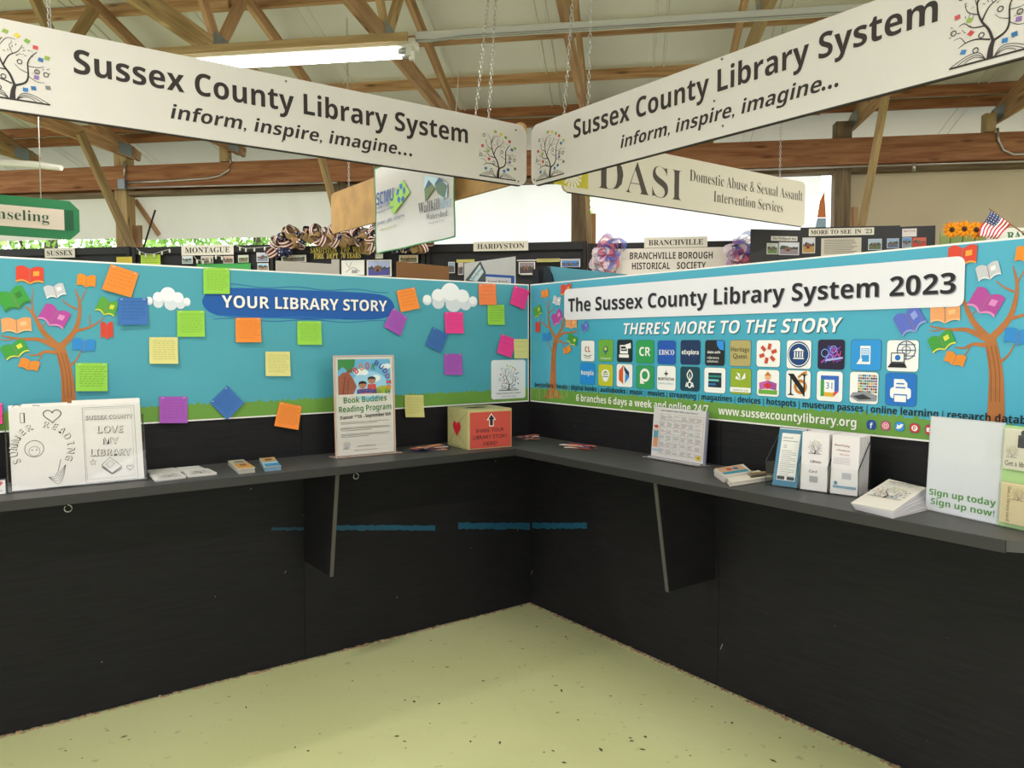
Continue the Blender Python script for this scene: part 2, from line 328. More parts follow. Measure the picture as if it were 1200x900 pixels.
def cloth_mat(c, tr=.8):
    m = bpy.data.materials.new('curtain_plastic'); m.use_nodes = True; n = m.node_tree; n.nodes.clear(); o = n.nodes.new('ShaderNodeOutputMaterial')
    d = n.nodes.new('ShaderNodeBsdfDiffuse'); d.inputs[0].default_value = lin(c); t = n.nodes.new('ShaderNodeBsdfTranslucent'); t.inputs[0].default_value = lin(c)
    mx = n.nodes.new('ShaderNodeMixShader'); mx.inputs[0].default_value = tr
    n.links.new(d.outputs[0], mx.inputs[1]); n.links.new(t.outputs[0], mx.inputs[2]); n.links.new(mx.outputs[0], o.inputs[0]); return m
CURT = cloth_mat('#f4f1ee', .85); CURT2 = cloth_mat('#e2ddd0', .45)
def curtain(u0, u1, z0, label, z1=2.935, skew=0, m=None):
    nx, nz = 40, 12; vs = []
    for j in range(nz+1):
        for i in range(nx+1):
            s = i/nx; t = j/nz; vs.append(B(u0+(u1-u0)*s - skew*(1-t)*s, 7.70+.012*math.sin(s*23+t*2)+.006*math.sin(s*61+t*5), z0+(z1-z0)*t))
    fs = [(j*(nx+1)+i, j*(nx+1)+i+1, (j+1)*(nx+1)+i+1, (j+1)*(nx+1)+i) for j in range(nz) for i in range(nx)]
    tag(mk('curtain', vs, fs, m or CURT, smooth=True), label, 'curtain', 'pale curtains under the girder')
curtain(-8.4, UK[2]-.1, 2.48, 'pale translucent curtain behind the green hanging sign, left of the first post', m=CURT2)
curtain(UK[2]-.09, UK[4]-.1, 2.46, 'pale translucent curtain above the MONTAGUE card with green leaves below it', m=CURT2)
curtain(UK[4]-.09, UK[6]-.1, 1.2, 'long bright white curtain above the HARDYSTON card')
curtain(UK[6]+.04, UK[8]-.24, 1.2, 'bright white curtain behind the cream sign with serif lettering', skew=.14)
# trees outside
LEAF = [mat(c, .6) for c in ('#9cc85a', '#b4dc74', '#7fae45')]
def tree(name, u, v, h, r, label, cat='tree'):
    t = thing(name, B(u, v, -.13), label, cat, 'trees outside the barn')
    tube('trunk', [B(u, v, -.13), B(u+.1, v, h*.4), B(u, v+.1, h*.75)], [.2, .15, .08], mat('#5e5245', .9, noise=.3), t)
    for k in range(5):
        a = k*1.3; tube('branch', [B(u, v, h*.35), B(u+math.cos(a)*r*.5, v+math.sin(a)*r*.5, h*.5), B(u+math.cos(a)*r*.85, v+math.sin(a)*r*.85, h*.58)], [.08, .05, .02], mat('#5e5245', .9, noise=.3), t)
    vs = []; fs = []; fm = []
    rnd = random.Random(int(u*10))
    for i in range(5200):
        while 1:
            p = Vector((rnd.uniform(-1, 1), rnd.uniform(-1, 1), rnd.uniform(-1, 1)))
            if .35 < p.length < 1: break
        c = B(u, v, h*.62)+U*p.x*r+V*p.y*r+Z*p.z*h*.42; s = rnd.uniform(.05, .1)
        a = Vector((rnd.uniform(-1, 1), rnd.uniform(-1, 1), rnd.uniform(-1, 1))).normalized(); b = a.orthogonal().normalized(); b2 = len(vs)
        vs += [c-a*s, c+b*s*.5, c+a*s, c-b*s*.5]; fs.append((b2, b2+1, b2+2, b2+3)); fm.append(rnd.randrange(3))
    tag(mk('foliage', vs, fs, LEAF, t, fm=fm), kind='stuff')
tree('leafy_tree', -10.4, 12.6, 5.2, 2.2, 'light green leafy tree outside, left of the green hanging sign')
tree('leafy_tree', -6.3, 12.4, 4.6, 1.95, 'light green leafy tree outside, between green sign and first post')
tree('leafy_tree', -2.25, 13.0, 5.0, 1.95, 'light green leafy tree outside, seen above the MONTAGUE card')
# ------------------------------------------------------------------ booth walls
def black_mat():
    m = bpy.data.materials.new('black_painted_plywood'); m.use_nodes = True; n = m.node_tree; b = n.nodes['Principled BSDF']; b.inputs['Roughness'].default_value = .62; b.inputs['Specular IOR Level'].default_value = .22
    t = n.nodes.new('ShaderNodeTexCoord'); mp = n.nodes.new('ShaderNodeMapping'); mp.inputs['Scale'].default_value = (3, 3, 30); n.links.new(t.outputs['Object'], mp.inputs[0])
    no = n.nodes.new('ShaderNodeTexNoise'); no.inputs['Scale'].default_value = 2; no.inputs['Detail'].default_value = 6; n.links.new(mp.outputs[0], no.inputs['Vector'])
    r = n.nodes.new('ShaderNodeValToRGB'); r.color_ramp.elements[0].color = lin('#141316'); r.color_ramp.elements[0].position = .3; r.color_ramp.elements[1].color = lin('#1d1c1e'); r.color_ramp.elements[1].position = .75
    n.links.new(no.outputs[0], r.inputs[0])
    n2 = n.nodes.new('ShaderNodeTexNoise'); n2.inputs['Scale'].default_value = 16; n2.inputs['Detail'].default_value = 2; n2.inputs['Distortion'].default_value = 2; n.links.new(t.outputs['Object'], n2.inputs['Vector'])
    mr = n.nodes.new('ShaderNodeMapRange'); mr.inputs['From Min'].default_value = .775; mr.inputs['From Max'].default_value = .80; n.links.new(n2.outputs[0], mr.inputs[0])
    mx = n.nodes.new('ShaderNodeMixRGB'); mx.inputs[2].default_value = lin('#8c8a86'); n.links.new(mr.outputs[0], mx.inputs[0]); n.links.new(r.outputs[0], mx.inputs[1]); n.links.new(mx.outputs[0], b.inputs['Base Color'])
    bu = n.nodes.new('ShaderNodeBump'); bu.inputs['Strength'].default_value = .35; bu.inputs['Distance'].default_value = .004; n.links.new(no.outputs[0], bu.inputs['Height']); n.links.new(bu.outputs[0], b.inputs['Normal']); return m
BP = black_mat(); HW = 1.648; SZ = .885
wl = thing('wall_left', (-1.22, .01, 0), kind='structure'); wr = thing('wall_right', (.01, -1.22, 0), kind='structure')
for i in range(3):
    a = i*1.22; box('wall_panel', (-a-1.218, 0, .004), (-a, .018, HW), BP, wl); box('wall_panel', (0, -a-1.218, .004), (.018, -a, HW), BP, wr)
    box('top_rail', (-a-1.22, .0185, HW-.09), (-a, .056, HW-.002), BP, wl); box('top_rail', (.0185, -a-1.22, HW-.09), (.056, -a, HW-.002), BP, wr)
# strips of old blue paint on the walls
def stripe(pl, x0, x1, ytop, ybot, wall, sd):
    rn = random.Random(sd); a = Art(pl, .0012); n = 26; top = []; bot = []
    for i in range(n+1):
        x = x0+(x1-x0)*i/n; top.append(pl.px(x, ytop+(rn.random()-.5)*1.4)); bot.append(pl.px(x, ybot+(rn.random()-.5)*1.8))
    a.poly(top+bot[::-1], mat('#15506a' if sd != 2 else '#12394a', .6)); a.build('paint_stripe', wall)
stripe(LW, 388, 510, 615.5, 621.5, wl, 1); stripe(LW, 318, 388, 618, 621.5, wl, 2); stripe(LW, 537, 621, 612.5, 620, wl, 3); stripe(RW, 624, 688, 612.5, 619.5, wr, 4)
# crumbs of paint along the foot of the walls
rn = random.Random(3); vs = []; fs = []
for i in range(420):
    s = rn.random(); p = Vector((-s*3.3, -.004-rn.random()*.012, 0)) if i % 2 else Vector((-.004-rn.random()*.012, -s*2.6, 0))
    w_ = .003+rn.random()*.008; h = .002+rn.random()*.006; b = len(vs)
    q = boxv(p.x-w_, p.x+w_, p.y-w_*.5, p.y+w_*.5, .0005, h); vs += q; fs += [tuple(b+k for k in f) for f in BOXF]
tag(mk('paint_crumbs', vs, fs, mat('#a58c70', .9)), 'crumbs of paint and dirt along the foot of the black walls', 'debris', kind='stuff')
rn = random.Random(11); vs = []; fs = []
for i in range(110):
    x, y = rn.uniform(60, 1000), rn.uniform(730, 895); p = onz(x, y, 0)
    if p.y > -.08 or p.x > -.08: continue
    w_ = rn.uniform(.002, .006); a = rn.random()*3; L = w_*rn.uniform(1, 3); b = len(vs); d = Vector((math.cos(a), math.sin(a), 0)); e = Vector((-d.y, d.x, 0))
    vs += [p-d*L+Z*.0008, p+e*w_+Z*.002, p+d*L+Z*.0008, p-e*w_+Z*.0015]; fs.append((b, b+1, b+2, b+3))
tag(mk('floor_litter', vs, fs, mat('#5a4d3a', .9)), 'tiny brown leaf bits scattered over the pale green floor', 'debris', kind='stuff')
# ------------------------------------------------------------------ shelves
GREY = mat('#4b4b4a', .5, noise=.18, nscale=5)
SH = thing('wall_shelf', (-1.4, -.18, SZ), 'long dark grey shelf on the left black wall, holding the red box', 'shelf', 'shelves of the booth')
def shelf_prism(name, pts, parent, z0, z1):
    n = len(pts); vs = [(x, y, z0) for x, y in pts]+[(x, y, z1) for x, y in pts]
    return mk(name, vs, [tuple(range(n-1, -1, -1)), tuple(range(n, 2*n))]+[(i, (i+1) % n, (i+1) % n+n, i+n) for i in range(n)], GREY, parent)
SD = .365
shelf_prism('board', [(-3.3, -.001), (-3.3, -SD), (-SD-.002, -SD), (-SD-.002, -.001)], SH, SZ-.028, SZ)
box('front_edging', (-3.3, -SD-.006, SZ-.03), (-SD-.002, -SD, SZ+.001), mat('#2e2e2d', .5), SH)
SR = thing('wall_shelf', (-.18, -1.2, SZ), 'long dark grey shelf on the right black wall, holding leaflets and booklets', 'shelf', 'shelves of the booth')
shelf_prism('board', [(-.001, 0), (-SD, 0), (-SD, -2.37), (-SD+.07, -2.46), (-.001, -2.46)], SR, SZ-.028, SZ)
box('front_edging', (-SD-.006, -2.37, SZ-.03), (-SD, -SD-.008, SZ+.001), mat('#2e2e2d', .5), SR)
def gusset(parent, left, a):
    pts = [(.001, SZ-.03), (SD-.03, SZ-.03), (SD-.1, .43), (.001, .43)]
    f = (lambda d, z, t: (-a+t, -d, z)) if left else (lambda d, z, t: (-d, -a+t, z))
    vs = [f(d, z, 0) for d, z in pts]+[f(d, z, .014) for d, z in pts]
    mk('bracket', vs, BOXF, BP, parent)
    q = [(SD-.03, SZ-.031), (SD-.1, .43), (SD-.096, .428), (SD-.024, SZ-.031)]
    vs = [f(d, z, -.0005) for d, z in q]+[f(d, z, .0145) for d, z in q]; mk('bracket_lit_edge', vs, BOXF, mat('#4d4a46', .7), parent)  # light catching the bracket's front edge, put in as a paler strip
gusset(SH, True, 1.215); gusset(SR, False, 1.2)
def eye_hook(x, y, par):
    p = onz(x, y-6, SZ-.03); p.y = -SD+.02; c = p-Z*.018
    pts = [p+Z*.002, p-Z*.006]+[c+Vector((math.sin(t)*.011, 0, math.cos(t)*.011)) for t in [k*.52 for k in range(1, 12)]]
    tube('eye_hook', pts, .0018, mat('#b5b5b0', .35, metal=.8), par, 6)
eye_hook(77, 592, SH); eye_hook(402, 554, SH)
# ------------------------------------------------------------------ banners
TEAL_L = mat('#4aa0b2', .55, noise=.05, nscale=2.5, bump=.25, bscale=2.2, bdist=.03); TEAL_R = mat('#45a8c4', .4, noise=.03, nscale=2)  # left darker, right brighter: the daylight difference is put into the teal
GRASS = mat('#6a9a3e', .6, noise=.06); GRASSD = '#5d9139'
BT, BB = 1.658, 1.06
def grass_edge(art, x0, x1, y0, y1, lay, step=.012):
    pts = [(x0, y0)]; n = int((x1-x0)/step); rn = random.Random(4)
    top = []
    for i in range(n+1):
        x = x0+(x1-x0)*i/n; top.append((x, y1+(rn.random()*.014 if i % 2 else -rn.random()*.004)))
    art.raw([(p[0], y0) for p in top]+top, [(i, i+1, n+2+i, n+1+i) for i in range(n)], GRASS, lay)
# open-book shapes and the book tree, drawn round the fork of the trunk (metres on the left banner)
def bk(art, cx, cy, w_, h, rot, c, acc=None, lay=8):
    r = math.radians(rot); cs, sn = math.cos(r), math.sin(r)
    T = lambda x, y: (cx+x*w_*cs-y*h*sn, cy+x*w_*sn+y*h*cs)
    N = 6; top = [(-.5+i/N/2, .38+.12*math.sin(i/N*math.pi)-.08*(i/N)) for i in range(N+1)]+[(i/N/2, .30+.14*math.sin(i/N*2.6)+.04*(i/N)) for i in range(1, N+1)]
    bot = [(x, y-.78) for x, y in top]
    art.poly([T(*p) for p in top]+[T(*p) for p in bot[::-1]], c, lay)
    bot2 = [(x, y-.70) for x, y in top]
    if acc: art.poly([T(*p) for p in bot2]+[T(*p) for p in bot[::-1]], acc, lay+1)
    if acc: art.poly([T(.12, .2), T(.34, .24), T(.34, 0), T(.12, -.04)], acc, lay+1)
    art.line([T(0, .30), T(0, -.46)], .0022*max(.6, w_/.09), mat('#8a7a70'), lay+1, smooth=False)
z4 = lambda x, y: LW.px(x/3.75, 280+y/3.75)
FK = z4(262, 480)
def rel(x, y): q = z4(x, y); return (q[0]-FK[0], q[1]-FK[1])
BR = [([(304, 792), (300, 690), (290, 580), (262, 475)], (.050, .030)), ([(262, 480), (190, 410), (145, 330), (110, 295)], (.022, .003)), ([(262, 478), (330, 400), (350, 300), (330, 220)], (.022, .003)),
      ([(345, 290), (365, 250), (380, 222)], (.005, .002)), ([(338, 310), (300, 290), (268, 265)], (.007, .002)), ([(330, 405), (400, 385), (455, 345)], (.011, .002)), ([(400, 385), (392, 360), (396, 330)], (.004, .002)),
      ([(245, 475), (170, 442), (90, 440), (5, 425)], (.018, .003)), ([(60, 438), (30, 445), (0, 440)], (.004, .002)), ([(255, 500), (200, 495), (160, 510), (120, 508)], (.014, .002)), ([(185, 503), (175, 525), (155, 545)], (.004, .002)),
      ([(310, 555), (335, 530), (355, 490)], (.008, .002)), ([(190, 405), (185, 390), (198, 370)], (.004, .002)), ([(145, 330), (140, 270), (146, 215)], (.006, .001))]
BKS = [(130, 160, 116, 80, -2, '#d8432c', '#e8a23c'), (60, 265, 120, 95, 25, '#3c9a3a', '#2f7d33'), (240, 230, 90, 62, 14, '#c4c6cc', '#e6e8ec'), (378, 185, 84, 60, -6, '#e98a22', None),
       (468, 300, 92, 80, -22, '#57a03a', '#cfd63a'), (237, 342, 120, 92, -28, '#b1479c', '#d98bc4'), (72, 380, 124, 70, 2, '#e8a066', '#f1bb86'), (468, 403, 58, 84, 0, '#d2402e', None),
       (367, 467, 102, 62, -6, '#2c86cf', None), (65, 487, 106, 70, 24, '#3f9a3c', '#d9d94a'), (127, 553, 84, 50, -18, '#e28a2b', None)]
BARK = mat('#b5713a', .6, noise=.15, nscale=14)
def booktree(pl, fork, s, mir, extra=(), skip=()):
    t = Art(pl, .0062); b = Art(pl, .0062)
    for pts, wd in BR:
        q = [(fork[0]+mir*s*rel(*p)[0], fork[1]+s*rel(*p)[1]) for p in pts]; t.line(q, (wd[0]*s, wd[1]*s), BARK, 2)
    for j in (-.012, .0, .011):
        q = [(fork[0]+mir*s*(rel(*p)[0]+j), fork[1]+s*rel(*p)[1]) for p in [(298, 700), (290, 590), (268, 500)]]; t.line(q, .0025*s, mat('#8e5528'), 3)
    for i, (x, y, w_, h, ro, c, ac) in enumerate(BKS):
        if i in skip: continue
        r = rel(x, y); b_ = (w_*s*.00070, h*s*.00084)
        bk(b, fork[0]+mir*s*r[0], fork[1]+s*r[1], b_[0], b_[1], ro*mir, c, ac)
    for e in extra: bk(b, *e)
    return t, b
def blob(art, x0, y0, x1, y1, c, lay):
    n = 60; pts = []
    for k in range(n):
        t = 6.2832*k/n; cx, cy = (x0+x1)/2, (y0+y1)/2; e = .38
        X = abs(math.cos(t))**e*math.copysign(1, math.cos(t)); Y = abs(math.sin(t))**.75*math.copysign(1, math.sin(t))
        pts.append((cx+(x1-x0)/2*X*(1-.04*abs(Y)), cy+(y1-y0)/2*Y+.004*math.sin(3*t)))
    art.poly(pts, c, lay)
def cloud(art, x0, y0, x1, y1, lay):
    W, H = x1-x0, y1-y0; c1, c2 = mat('#d6dde6'), mat('#f0f3f7')
    L = ((.12, .36, .13), (.3, .5, .2), (.5, .62, .3), (.7, .5, .22), (.88, .36, .14), (.3, .3, .18), (.55, .28, .24), (.75, .28, .18))
    for x, y, r in L: art.ell(x0+x*W, y0+y*H, r*W*.55, r*H*1.15, c1, lay); lay += .05
    for x, y, r in L[:5]: art.ell(x0+x*W, y0+(y+.06)*H, r*W*.5, r*H*1.0, c2, lay+1); lay += .05
LOGO_BR = [([(0, 0), (.01, .12), (.04, .22)], (.075, .04)), ([(.04, .2), (.16, .26), (.2, .36), (.2, .55), (.26, .66), (.32, .72)], (.03, .008)), ([(.03, .2), (-.02, .34), (-.1, .46), (-.15, .6), (-.15, .74), (-.1, .84)], (.035, .008)),
           ([(-.1, .46), (-.03, .6), (.08, .68), (.14, .78)], (.02, .006)), ([(.0, .22), (-.16, .27), (-.28, .26), (-.36, .22)], (.02, .006)), ([(-.05, .4), (-.2, .42), (-.3, .5), (-.36, .48)], (.018, .005)), ([(-.13, .55), (-.26, .62), (-.3, .74)], (.014, .005)),
           ([(.2, .5), (.32, .5), (.4, .53)], (.01, .004)), ([(.2, .36), (.3, .3), (.4, .3)], (.01, .004)), ([(-.15, .7), (-.05, .84), (.06, .84)], (.01, .004)), ([(.2, .4), (.1, .44), (.04, .5)], (.01, .004)), ([(-.15, .62), (-.2, .8), (-.26, .86)], (.01, .004)), ([(-.28, .26), (-.34, .34), (-.42, .33)], (.01, .004)), ([(.02, .64), (-.02, .74), (.02, .8)], (.008, .004))]
LOGO_OR = [(.36, .62, '#3a6fa8'), (.3, .78, '#c64a4a'), (.42, .42, '#3f7fb8'), (.26, .2, '#2e6ea4'), (.16, .16, '#2d78b8'), (-.16, .14, '#3c8f5c'), (.08, .9, '#d8c23a'), (-.06, .93, '#8fae4a'), (.31, .44, '#bf3b44'), (.3, .36, '#8a6aa8'), (-.38, .6, '#c5545a'), (-.42, .42, '#3a6fa8'),
           (-.3, .16, '#3f7fb8'), (.2, .85, '#7aa548'), (-.34, .82, '#4b93a8'), (.44, .66, '#8fae4a'), (-.22, .36, '#c64a4a'), (.1, .54, '#888'.replace('#888', '#888888')), (-.24, .52, '#8fae4a'), (.44, .24, '#7a7a7a'), (-.1, .3, '#6a5a8a')]
def logo(a, cx, y0, H, lay=1, ink='#2c2524', fullbook=True):
    q = lambda x, y: (cx+x*H, y0+y*H)
    for pts, wd in LOGO_BR: a.line([q(*p) for p in pts], (wd[0]*H, wd[1]*H), ink, lay)
    rn = random.Random(5)
    for k, (x, y, c) in enumerate(LOGO_OR):
        r = .045*H; px, py = q(x, y); t = rn.random()
        if k % 3 == 2: a.ring(px, py, r*.55, r*.8, ink, lay+1, 12)
        else: a.poly([(px+r*math.cos(t+j*1.571), py+r*math.sin(t+j*1.571)*.85) for j in range(4)], c, lay+1)
    for k in range(46):
        t = rn.uniform(0, 3.14); R = rn.uniform(.25, .48); x, y = math.cos(t)*R*.95, .42+math.sin(t)*R*.95-.1*rn.random(); px, py = q(x, y)
        a.line([(px, py), (px+.03*H*math.cos(t*3), py+.03*H*math.sin(t*3))], .007*H, ink if k % 3 else '#8a9a60', lay)
    a.line([q(-.46, -.0), q(.46, -.0)], .022*H, ink, lay+1)
    for sgn in (-1, 1):
        for j, e in enumerate((.44, .36, .28)):
            a.line([q(sgn*.05, .01), q(sgn*(.12+.02*j), .1-.02*j), q(sgn*(.25), .1-.03*j), q(sgn*e, .015)], .008*H, ink, lay)
def banner_base(pl, a0, a1, label, tealm, gy):
    t = thing('wall_banner', pl.w((a0+a1)/2, BB, 0), label, 'banner')
    slab('backing', pl, [(a0, BB), (a1, BB), (a1, BT), (a0, BT)], .001, .005, mat(WHT, .5), t)
    bd = Art(pl, .0052); bd.rect(a0+.004, BB+.006, a1-.006, BT-.006, tealm, 1); bd.build('sky_print', t)
    gg = Art(pl, .0056); grass_edge(gg, a0+.004, a1-.006, BB+.006, gy, 1); gg.build('grass_print', t)
    return t
# left banner
gyL = LW.px(574, 458)[1]
bl = banner_base(LW, -3.0, -.012, 'teal banner reading YOUR LIBRARY STORY on the left wall', TEAL_L, gyL)
for o_, (t_, b_) in (('left', booktree(LW, FK, 1.0, 1)),): t_.build('tree_print', bl); b_.build('book_print', bl)
a = Art(LW, .0062); x0, y0 = z4(628, 312); x1, y1 = z4(843, 214); cloud(a, x0, y0, x1, y1, 1); a.build('cloud_print', bl)
z5 = lambda x, y: LW.px(300+x/3.75, 280+y/3.75)
a = Art(LW, .0062); x0, y0 = z5(716, 318); x1, y1 = z5(980, 198); cloud(a, x0, y0, x1, y1, 1); a.build('cloud_print', bl)
a = Art(LW, .0062); p0 = z4(886, 280); p1 = z5(605, 285); yt = z4(1100, 212)[1]; yb = z4(1100, 352)[1]
blob(a, p0[0], yb, p1[0], yt, mat('#1457a8'), 1)
a.line([(p0[0]+.05+i*(p1[0]-p0[0]-.08)/30, yt+.004+.005*math.sin(i*.6)) for i in range(31)], .0025, '#1457a8', 2)
a.line([(p0[0]+.04+i*(p1[0]-p0[0]-.08)/30, yb-.003+.005*math.sin(i*.5)) for i in range(31)], .0025, '#1457a8', 2)
a.line([(p0[0]+.02+i*(p1[0]-p0[0]-.1)/30, yb+.008+.003*math.sin(i*.5)) for i in range(24)], .0018, '#3d8fd0', 3)
a.build('title_patch', bl)
a = Art(LW, .009); q0 = z4(972, 300); q1 = z5(572, 320); h = z4(1000, 250)[1]-z4(1000, 303)[1]
yy = (q0[1]+q1[1])/2; a.text('YOUR LIBRARY STORY', (q0[0]+.002, yy-.003), (q1[0]+.003, yy-.003), '#0b3566', 'b', h, .0, 1); a.text('YOUR LIBRARY STORY', (q0[0], yy), (q1[0], yy), WHT, 'b', h, .0, 2); a.build('lettering', bl)
a = Art(LW, .0076); c0 = z5(1030, 706); c1 = z5(1180, 530); a.rr(c0[0], c0[1], c1[0], c1[1], .014, '#e4e8ea', 1)
cx = (c0[0]+c1[0])/2; H = c1[1]-c0[1]; logo(a, cx, c0[1]+H*.22, H*.68, 3); a.ctext('Sussex County Library System', cx, c0[1]+H*.13, H*.045, BLK, 'n', (c1[0]-c0[0])*.88, 0, 3); a.ctext('inform, inspire, imagine', cx, c0[1]+H*.05, H*.035, '#777777', 'i', (c1[0]-c0[0])*.7, 0, 3)
a.build('tree_emblem', bl)
# right banner
z6 = lambda x, y: RW.px(610+x/3.75, 280+y/3.75)
z7 = lambda x, y: RW.px(880+x/3.75, 260+y/3.75)
gyR = z6(60, 655)[1]
br = banner_base(RW, .010, 2.66, 'bright blue banner on the right wall with rows of app tiles and 2023', TEAL_R, gyR)
fk = z7(1055, 520); s = (z7(1050, 218)[1]-fk[1])/rel(240, 230)[1]
t_, b_ = booktree(RW, fk, s, 1, [(*z7(705, 435), .085, .085, 30, '#5a6cc8', '#8ea0e0')], skip=(1,)); t_.build('tree_print', br); b_.build('book_print', br)
fk = z6(160, 440); s2 = (z6(163, 272)[1]-fk[1])/rel(240, 230)[1]
t_, b_ = booktree(RW, fk, s2, -1, [(*z6(290, 388), .045, .05, 30, '#5a6cc8', '#8ea0e0')], skip=(1,))
t_.poly([z6(105, 700), z6(130, 660), z6(136, 600), z6(157, 600), z6(160, 655), z6(190, 700)], BARK, 3)
for i in range(18):
    p = z6(75+i*8, 700+6*math.sin(i)); t_.line([p, (p[0]+.01*math.sin(i*2), p[1]+.03+.02*(i % 3))], (.005, .001), '#9ab860', 4)
t_.build('tree_print', br); b_.build('book_print', br)
a = Art(RW, .0066); c0 = z6(200, 357); c1 = z7(950, 150); a.rr(c0[0], c0[1], c1[0], z6(200, 222)[1], .022, '#e6e6ee', 12); a.build('title_panel', br)
a = Art(RW, .012); q0 = z6(218, 320); q1 = z7(908, 313); yy = (q0[1]+q1[1])/2; h = z6(218, 264)[1]-q0[1]
a.text('The Sussex County Library System 2023', (q0[0]+.003, yy-.003), (q1[0]+.003, yy-.003), '#9a9aa6', 'b', h, .0, 1); a.text('The Sussex County Library System 2023', (q0[0], yy), (q1[0], yy), '#18181c', 'b', h, .0, 2); a.build('lettering', br)
a = Art(RW, .0066); q0 = z6(452, 418); q1 = z7(395, 487); yy = (q0[1]+q1[1])/2; h = z6(470, 368)[1]-z6(470, 417)[1]
a.text("THERE'S MORE TO THE STORY", (q0[0]+.003, yy-.004), (q1[0]+.003, yy-.004), '#2a6272', 'bi', h, .0, 1); a.text("THERE'S MORE TO THE STORY", (q0[0], yy), (q1[0], yy), '#eef0f4', 'bi', h, .0, 2); a.build('lettering', br)
a = Art(RW, .0070); q0 = z6(68, 650); q1 = z7(828, 858); yy = (q0[1]+q1[1])/2
k = a.text('bestsellers | books | digital books | audiobooks | music | movies | streaming | magazines | devices | hotspots | museum passes | online learning', (q0[0], yy), (q1[0], yy), '#14161a', 'b', None, .0, 3, 1.12)
W = textgeo('| research databases', 'b', .0)[2]*k; x = z7(846, 860)[0]; a.text('| research databases', (x, yy), (x+W, yy), '#14161a', 'b', None, .0, 3, 1.12); a.build('lettering', br)
a = Art(RW, .0070); q0 = z6(250, 712); q1 = z6(830, 765); yy = (q0[1]+q1[1])/2; a.text('6 branches 6 days a week and online 24/7', (q0[0], yy), (q1[0], yy), WHT, 'b', None, 0, 3, 1.15); a.build('lettering', br); a = Art(RW, .0070)
q0 = z6(875, 773); q1 = RW.px(1005, 499.6); a.text('www.sussexcountylibrary.org', (q0[0], yy), (q1[0], yy), WHT, 'b', None, .0, 3, 1.1); a.build('lettering', br)
# app tiles
def tile(zf, x0, y0, x1, y1, c, fn, parent=br):
    a = Art(RW, .0068); A0 = zf(x0, (y0+y1)/2)[0]; A1 = zf(x1, (y0+y1)/2)[0]; B1 = zf((x0+x1)/2, y0)[1]; B0 = zf((x0+x1)/2, y1)[1]; W = A1-A0; H = B1-B0
    a.rr(A0-.0015, B0-.0015, A1+.0015, B1+.0015, .012, '#3f7284', 1); a.rr(A0, B0, A1, B1, .011, c, 2)
    a.lay = 4; fn(a, lambda x, y: (A0+x*W, B0+y*H), W, H); a.build('app_tile', parent)
def g_txt(t, c, h=.3, st='b', y=.36):
    def f(a, q, W, H): a.ctext(t, q(.5, 0)[0], q(0, y)[1], H*h, c, st, W*.86)
    return f
def multi(*ops):
    """ops in tile units: ('e',cx,cy,rx,ry,c) ('r',x0,y0,x1,y1,c) ('p',pts,c) ('l',pts,w,c) ('t',text,cx,y,h,c,style) ('o',cx,cy,r0,r1,c)"""
    def f(a, q, W, H):
        for i, o in enumerate(ops):
            L = 4+i*.4
            if o[0] == 'e': a.ell(*q(o[1], o[2]), o[3]*W, o[4]*H, o[5], L)
            elif o[0] == 'r': a.rect(*q(o[1], o[2]), *q(o[3], o[4]), o[5], L)
            elif o[0] == 'p': a.poly([q(*p) for p in o[1]], o[2], L)
            elif o[0] == 'l': a.line([q(*p) for p in o[1]], o[2]*W, o[3], L)
            elif o[0] == 't': a.ctext(o[1], q(o[2], 0)[0], q(0, o[3])[1], o[4]*H, o[5], o[6] if len(o) > 6 else 'b', W*.88, 0, L)
            elif o[0] == 'o': a.ring(*q(o[1], o[2]), o[3]*W, o[4]*W, o[5], L)
    return f
W_ = '#f2f2f0'
def rot_rects(a, q, W, H):
    for k in range(6):
        t = 1.047*k+.3; cx, cy = q(.5, .5); cx += math.cos(t)*W*.27; cy += math.sin(t)*H*.27; u = (math.cos(t), math.sin(t)); v = (-u[1], u[0]); l, w2 = W*.11, W*.07
        a.poly([(cx+u[0]*l*i+v[0]*w2*j, cy+u[1]*l*i+v[1]*w2*j) for i, j in ((-1, -1), (1, -1), (1, 1), (-1, 1))], '#c8492e', 5)
def net(a, q, W, H):
    rn = random.Random(2)
    for k in range(22): a.line([q(rn.uniform(.1, .9), rn.uniform(.2, .8)), q(rn.uniform(.1, .9), rn.uniform(.2, .8))], .003, ('#8a3fc0', '#3f6fe0', '#c04a90')[k % 3], 5)
    for x, y, r in ((.28, .55, .12), (.6, .68, .1), (.45, .4, .1)): a.ring(*q(x, y), r*W, r*W*1.25, '#7fa8f0', 6)
    a.line([q(.3, .3), q(.95, .4)], .006, '#a8b8f0', 6)
def globe(a, q, W, H):
    c = q(.62, .68)
    a.ring(*c, W*.27, W*.3, '#16406e', 5); a.ring(*c, W*.12, W*.14, '#16406e', 5)
    for d in (-.18, 0, .18): a.line([q(.36, .68+d), q(.9, .68+d)], .0025, '#16406e', 5)
    a.line([q(.62, .4), q(.62, .96)], .0025, '#16406e', 5)
    a.rect(*q(.14, .28), *q(.58, .6), '#14181c', 6); a.rect(*q(.17, .31), *q(.55, .57), W_, 6.5); a.ell(*q(.36, .44), W*.09, W*.09, '#1e6ec0', 7); a.poly([q(.04, .12), q(.66, .12), q(.58, .27), q(.14, .27)], '#14181c', 6)
